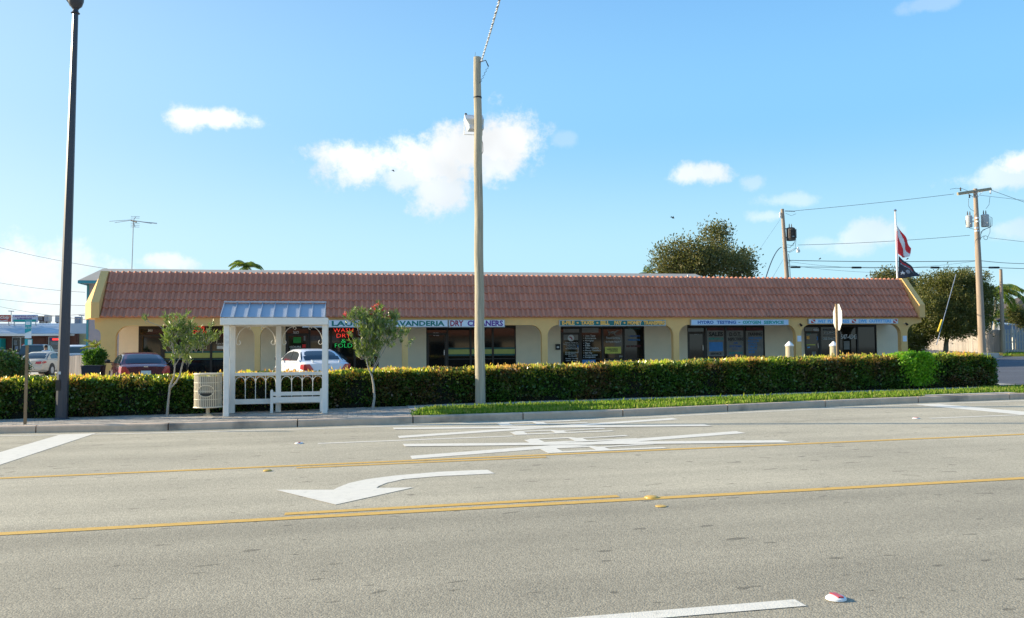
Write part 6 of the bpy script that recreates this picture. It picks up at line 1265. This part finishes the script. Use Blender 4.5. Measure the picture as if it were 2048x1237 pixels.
# ------------------------------------------------------------------ cars
def loft(sections, close=True):
    b = MB(); k = len(sections[0])
    for s_ in sections: b.v += s_
    for i in range(len(sections) - 1):
        for j in range(k - 1): b.f.append((i * k + j, i * k + j + 1, (i + 1) * k + j + 1, (i + 1) * k + j))
    b.f += [tuple(range(k))[::-1], tuple((len(sections) - 1) * k + j for j in range(k))]
    return b
def lerp_tab(tab, y): return [float(np.interp(y, [r_[0] for r_ in tab], [r_[i] for r_ in tab])) for i in range(1, len(tab[0]))]
def car(name, label, cat, paint, loc, rotz, W=1.78, L=4.7, H=1.42, deck=0.98, tailw=0.34, lamp_h=(0.72, 0.90), suv=False, spoiler=False, lampshape='corner'):
    t = thing(name, label, cat, loc, rotz); hw = W / 2
    body = [(0.0, 0.30, deck - 0.10, hw * 0.86), (0.10, 0.24, deck - 0.03, hw * 0.93), (0.45, 0.22, deck, hw * 0.985), (1.2, 0.20, deck + 0.0, hw), (L * 0.5, 0.20, deck - 0.03, hw), (L * 0.70, 0.20, deck - 0.06, hw), (L * 0.86, 0.22, deck - 0.16, hw * 0.96), (L * 0.96, 0.25, deck - 0.26, hw * 0.86), (L, 0.32, deck - 0.42, hw * 0.74)]
    secs = []
    for y in np.linspace(0, L, 28):
        zb, zt_, w = lerp_tab(body, y); half = [(w * 0.80, zb), (w * 0.97, zb + 0.10), (w * 1.0, zb + (zt_ - zb) * 0.45), (w * 0.99, zb + (zt_ - zb) * 0.72), (w * 0.95, zt_ - 0.05), (w * 0.86, zt_), (w * 0.4, zt_ + 0.025)]
        secs.append([(x, y, z) for x, z in half] + [(-x, y, z) for x, z in half[::-1]] + [(half[0][0], y, half[0][1])])
    o = loft(secs).build('body', paint, t, True)
    if suv: roofp = [(0.02, deck - 0.04), (0.12, H - 0.10), (0.35, H - 0.01), (L * 0.35, H), (L * 0.58, H - 0.05), (L * 0.76, deck - 0.02)]
    else: roofp = [(0.55, deck + 0.0), (0.85, deck + (H - deck) * 0.45), (1.20, H - 0.09), (1.50, H - 0.02), (2.1, H), (2.6, H - 0.02), (2.95, H - 0.09), (3.65, deck - 0.03)]
    def prof(y):
        z = float(np.interp(y, [a for a, c in roofp], [c for a, c in roofp])); f = max(0, min(1, (z - deck) / (H - deck))); wb = hw * 0.90 - 0.03 * f; wr = hw * (0.90 - 0.24 * f); return z, wb, wr
    secs = []; ysn = sorted(set(list(np.linspace(roofp[0][0], roofp[-1][0], 26)) + [a for a, c in roofp]))
    for y in ysn:
        z, wb, wr = prof(y); z = max(z, deck - 0.05); half = [(wb, deck - 0.08), (wb * 0.998, deck - 0.02), (wr + 0.03, z - 0.07 * min(1, (z - deck) / 0.2 + 0.01)), (wr, z - 0.03), (wr * 0.9, z), (wr * 0.4, z + 0.012)]
        secs.append([(x, y, max(zz_, deck - 0.08)) for x, zz_ in half] + [(-x, y, max(zz_, deck - 0.08)) for x, zz_ in half[::-1]])
    loft(secs).build('cabin', paint, t, True)
    # glazing patches 6 mm proud of the cabin
    def side(y, f, sg):
        z, wb, wr = prof(y); zt_ = z - 0.085; z0_ = deck + 0.025; zz_ = z0_ + (zt_ - z0_) * f; xw = wb * 0.998 + (wr + 0.03 - wb * 0.998) * ((zz_ - deck + 0.02) / (max(z - 0.07, deck + 0.05) - deck + 0.02)); return (sg * (xw + 0.008), y, zz_)
    spans = [(0.35, 1.25), (1.35, 2.3), (2.38, 3.3)] if suv else [(1.10, 2.02), (2.10, 3.22)]
    for sg in (-1, 1):
        for ya, yb_ in spans:
            b = MB(); n = 8
            for k in range(n + 1):
                y = ya + (yb_ - ya) * k / n; b.v += [side(y, 0, sg), side(y, 1, sg)]
            for k in range(n): b.f.append((2 * k, 2 * k + 2, 2 * k + 3, 2 * k + 1))
            b.build('side_window', 'carglass', t)
        for y in ([1.28, 2.35] if suv else [2.06]): MB().tube([Vector(side(y, 0, sg)) + Vector((sg * 0.004, 0, -0.03)), Vector(side(y, 1, sg)) + Vector((sg * 0.004, 0, 0.01))], 0.012, 4).build('pillar', paint if suv else 'black', t)
        b = MB().tube([(sg * hw * 0.93, 3.02, deck + 0.04), (sg * (hw + 0.10), 3.0, deck + 0.07)], [0.02, 0.02], 5); b.tube([(sg * (hw + 0.03), 2.98, deck + 0.08), (sg * (hw + 0.12), 3.0, deck + 0.10), (sg * (hw + 0.20), 3.02, deck + 0.08)], [0.055, 0.075, 0.05], 8); b.build('wing_mirror', 'black', t)
        for y in (1.35, 2.35): MB().box((sg * hw * 0.985 - 0.012, y, deck - 0.2), (sg * hw * 0.985 + 0.022, y + 0.16, deck - 0.165)).build('door_handle', paint, t)
        for y in (0.95, L - 0.95):
            wh = MB().tube([(sg * (hw - 0.20), y, 0.32), (sg * (hw + 0.004), y, 0.32)], [0.32, 0.32], 20).build('wheel', 'black', t)
            MB().tube([(sg * (hw - 0.02), y, 0.32), (sg * (hw + 0.016), y, 0.32)], [0.20, 0.19], 16).build('rim', 'steel', wh)
            MB().tube([(sg * (hw - 0.3), y, 0.36), (sg * (hw + 0.001), y, 0.36)], [0.375, 0.375], 20).build('wheel_arch', 'black', t)
        # tail lamp
        w0, w1 = hw * 0.90, hw * 0.90 - tailw; z0_, z1_ = lamp_h
        if lampshape == 'corner': pl_ = [(w0 + 0.02, z0_ + 0.02, 0.0), (w1 + 0.08, z0_, -0.04), (w1 + 0.02, z0_ + 0.05, -0.04), (w1 + 0.15, z1_, -0.02), (w0, z1_ + 0.0, 0.0)]
        else: pl_ = [(w0, (z0_ + z1_) / 2 - 0.02, 0.02), (w1 + 0.2, z0_, -0.035), (w1, z0_ + 0.03, -0.035), (w1 + 0.06, z1_ - 0.02, -0.02), (w0 - 0.10, z1_, 0.0)]
        b = MB(); b.add([(sg * a, d, c) for a, c, d in pl_] + [(sg * a * 0.98, d + 0.14, c) for a, c, d in pl_], [tuple(range(5)), (9, 8, 7, 6, 5)] + [(i, (i + 1) % 5, (i + 1) % 5 + 5, i + 5) for i in range(5)])
        b.add([(sg * (w0 + 0.03), 0.0, z0_ + 0.03), (sg * (w0 + 0.085), 0.26, z0_ + 0.08), (sg * (w0 + 0.065), 0.24, z1_), (sg * (w0 + 0.01), 0.0, z1_)], [(0, 1, 2, 3)]); b.build('tail_lamp', 'tail', t)
    b = MB(); ya, yb_ = (0.04, 0.11) if suv else (0.60, 1.22); n = 8; m_ = 6
    for k in range(n + 1):
        y = ya + (yb_ - ya) * k / n; z, wb, wr = prof(y); f = k / n
        wx = (wb * 0.93 * (1 - f) + (wr * 0.97) * f)
        for j in range(m_ + 1): u = -1 + 2 * j / m_; b.v.append((u * wx, y - 0.012, z + 0.014 - 0.03 * abs(u) ** 3))
    for k in range(n):
        for j in range(m_): b.f.append((k * (m_ + 1) + j, k * (m_ + 1) + j + 1, (k + 1) * (m_ + 1) + j + 1, (k + 1) * (m_ + 1) + j))
    b.build('rear_window', 'carglass', t, True)
    b = MB()
    if not suv:
        n = 6
        for k in range(n + 1):
            y = 2.98 + 0.62 * k / n; z, wb, wr = prof(y); wx = wr * 0.95 * (1 - k / n) + wb * 0.93 * k / n; b.v += [(-wx, y, z + 0.016), (wx, y, z + 0.016)]
        for k in range(n): b.f.append((2 * k, 2 * k + 1, 2 * k + 3, 2 * k + 2))
        b.build('windscreen', 'carglass', t)
    MB().box((-hw * 0.86, -0.06, 0.36), (hw * 0.86, 0.05, 0.58)).build('bumper', paint, t, bevel=0.03)
    MB().box((-0.16, -0.045 if lampshape != 'mid' else -0.045, lamp_h[0] - 0.03), (0.16, 0.02, lamp_h[0] + 0.12)).build('number_plate', 'plate', t)
    MB().box((-0.07, -0.03, lamp_h[1] - 0.03), (0.07, 0.02, lamp_h[1] + 0.01)).build('badge', 'chrome', t)
    if spoiler: MB().box((-hw * 0.6, 0.05, deck + 0.035), (hw * 0.6, 0.15, deck + 0.06)).box((-hw * 0.55, 0.12, deck - 0.02), (-hw * 0.5, 0.17, deck + 0.036)).box((hw * 0.5, 0.12, deck - 0.02), (hw * 0.55, 0.17, deck + 0.036)).build('spoiler', paint, t)
    return t
# rear centre of each car placed on the lot
def place(px, Y): x = on_y(px, 720, Y).x; return (x, Y, lot(x, Y))
p = place(655, 30.8); car('parked_car', 'silvery white sedan parked behind the bus shelter, rear lamps red', 'car', 'carwhite', (p[0] - 0.0, p[1], p[2] + 0.0), R(18), W=1.84, L=4.8, H=1.44, deck=0.99, spoiler=True, lamp_h=(0.66, 0.90))
p = place(292, 31.5); car('parked_car', 'dark maroon sedan parked in front of the left arch', 'car', 'carred', p, R(19), W=1.70, L=4.6, H=1.42, deck=1.0, lamp_h=(0.66, 0.93), tailw=0.28)
p = place(57, 52.0); car('parked_car', 'dusty beige sedan parked left of the lamp post', 'car', 'carbeige', (p[0], p[1], p[2] - 0.02), R(-6), W=1.74, L=4.4, H=1.38, deck=0.95, tailw=0.42, lamp_h=(0.68, 0.84), lampshape='mid')
p = place(63, 63.0); car('parked_car', 'dark blue van parked behind the beige sedan', 'car', 'cardark', p, R(6), W=1.85, L=4.6, H=1.78, deck=1.05, suv=True)
p = place(150, 64.0); car('parked_car', 'pale blue-white van showing above the board fence', 'car', 'carwhite', p, R(-4), W=1.85, L=4.7, H=1.72, deck=1.05, suv=True)
p = place(-8, 60.0); car('parked_car', 'dark car half out of frame at the left edge', 'car', 'cardark', p, R(20), W=1.8, L=4.5, H=1.45, deck=0.98)
# blue bin below the bush
q = on_y(187, 740, 34.5); t = thing('rubbish_bin', 'dark blue wheeled bin under the bush left of the arcade', 'bin', (q.x, 34.5, lot(q.x, 34.5)))
MB().add([(-.28, -.3, .1), (.28, -.3, .1), (.28, .3, .1), (-.28, .3, .1), (-.34, -.36, .90), (.34, -.36, .90), (.34, .36, .90), (-.34, .36, .90)], [(0, 3, 2, 1), (0, 1, 5, 4), (1, 2, 6, 5), (2, 3, 7, 6), (3, 0, 4, 7), (4, 5, 6, 7)]).build('tub', 'bin', t); MB().box((-.35, -.37, .905), (.35, .37, .94)).build('lid', 'bin', t)
for s_ in (-1, 1): MB().tube([(s_ * .24, .3, .1), (s_ * .30, .3, .1)], [.1, .1], 12).build('wheel', 'black', t)

# person behind the beige car
def person(label, x, y, z, rot):
    root = thing('person', label, 'person', (x, y, z), rot)
    V = [(0, 0, .98), (0, 0, 1.2), (0, .01, 1.42), (0, 0, 1.52), (0, .02, 1.64), (0, .01, 1.75), (-.19, 0, 1.42), (-.25, -.02, 1.16), (-.22, -.18, .98), (.19, 0, 1.42), (.27, -.05, 1.18), (.20, -.24, 1.06), (-.10, 0, .92), (-.11, -.02, .50), (-.11, .02, .08), (-.11, -.12, .03), (.10, 0, .92), (.12, -.02, .50), (.12, .02, .08), (.12, -.12, .03)]
    E_ = [(0, 1), (1, 2), (2, 3), (3, 4), (4, 5), (2, 6), (6, 7), (7, 8), (2, 9), (9, 10), (10, 11), (0, 12), (12, 13), (13, 14), (14, 15), (0, 16), (16, 17), (17, 18), (18, 19)]
    Rr = [.15, .15, .15, .055, .10, .09, .065, .045, .035, .065, .045, .035, .09, .065, .045, .04, .09, .065, .045, .04]
    me = bpy.data.meshes.new('body'); me.from_pydata(V, E_, []); o = link('body', me, root, 'shirt'); me.materials.append(MT['skin']); me.materials.append(MT['trousers'])
    sk = o.modifiers.new('skin', 'SKIN'); 
    for i, r_ in enumerate(Rr): me.skin_vertices[0].data[i].radius = (r_, r_ * (0.75 if i < 3 else 1)); 
    me.skin_vertices[0].data[0].use_root = True
    sb = o.modifiers.new('sub', 'SUBSURF'); sb.levels = 1; sb.render_levels = 1
    dg = bpy.context.evaluated_depsgraph_get(); dg.update(); m2 = bpy.data.meshes.new_from_object(o.evaluated_get(dg)); o.modifiers.clear(); o.data = m2
    m2.materials.clear(); [m2.materials.append(MT[k]) for k in ('shirt', 'skin', 'trousers')]
    for f in m2.polygons:
        c = f.center; f.material_index = 1 if (c.z > 1.50 or (abs(c.x) > .2 and c.z < 1.22)) else (2 if c.z < .95 else 0); f.use_smooth = True
    b = MB()
    for k in range(6):
        for j in range(13): pass
    MB().lathe([(0.105, 0), (0.112, 0.06), (0.095, 0.13), (0.04, 0.17)], (0, .03, 1.66), 14).build('hair', 'hair', root, True)
    return root
q = on_y(92, 690, 57.5); person('person with dark hair and light blue shirt standing behind the beige sedan', q.x, 57.5, lot(q.x, 57.5) - 0.1, R(15))

# building on the other side of the road, mirrored in the shop glass
t = thing('opposite_building', 'low cream building across the road, seen only mirrored in the shop windows', 'building', (6, -30, 0))
MB().box((-30, -8, -0.3), (30, 0, 3.4)).build('wall', 'cream', t); MB().prism([(-31, 3.41), (31, 3.41), (31, 4.6), (-31, 4.6)], -8, 0.8).build('roof', 'tile', t)
for k in range(9): MB().box((-27 + k * 6.3, 0.001, 0.4), (-23.5 + k * 6.3, 0.05, 2.6)).build('window', 'glass', t)
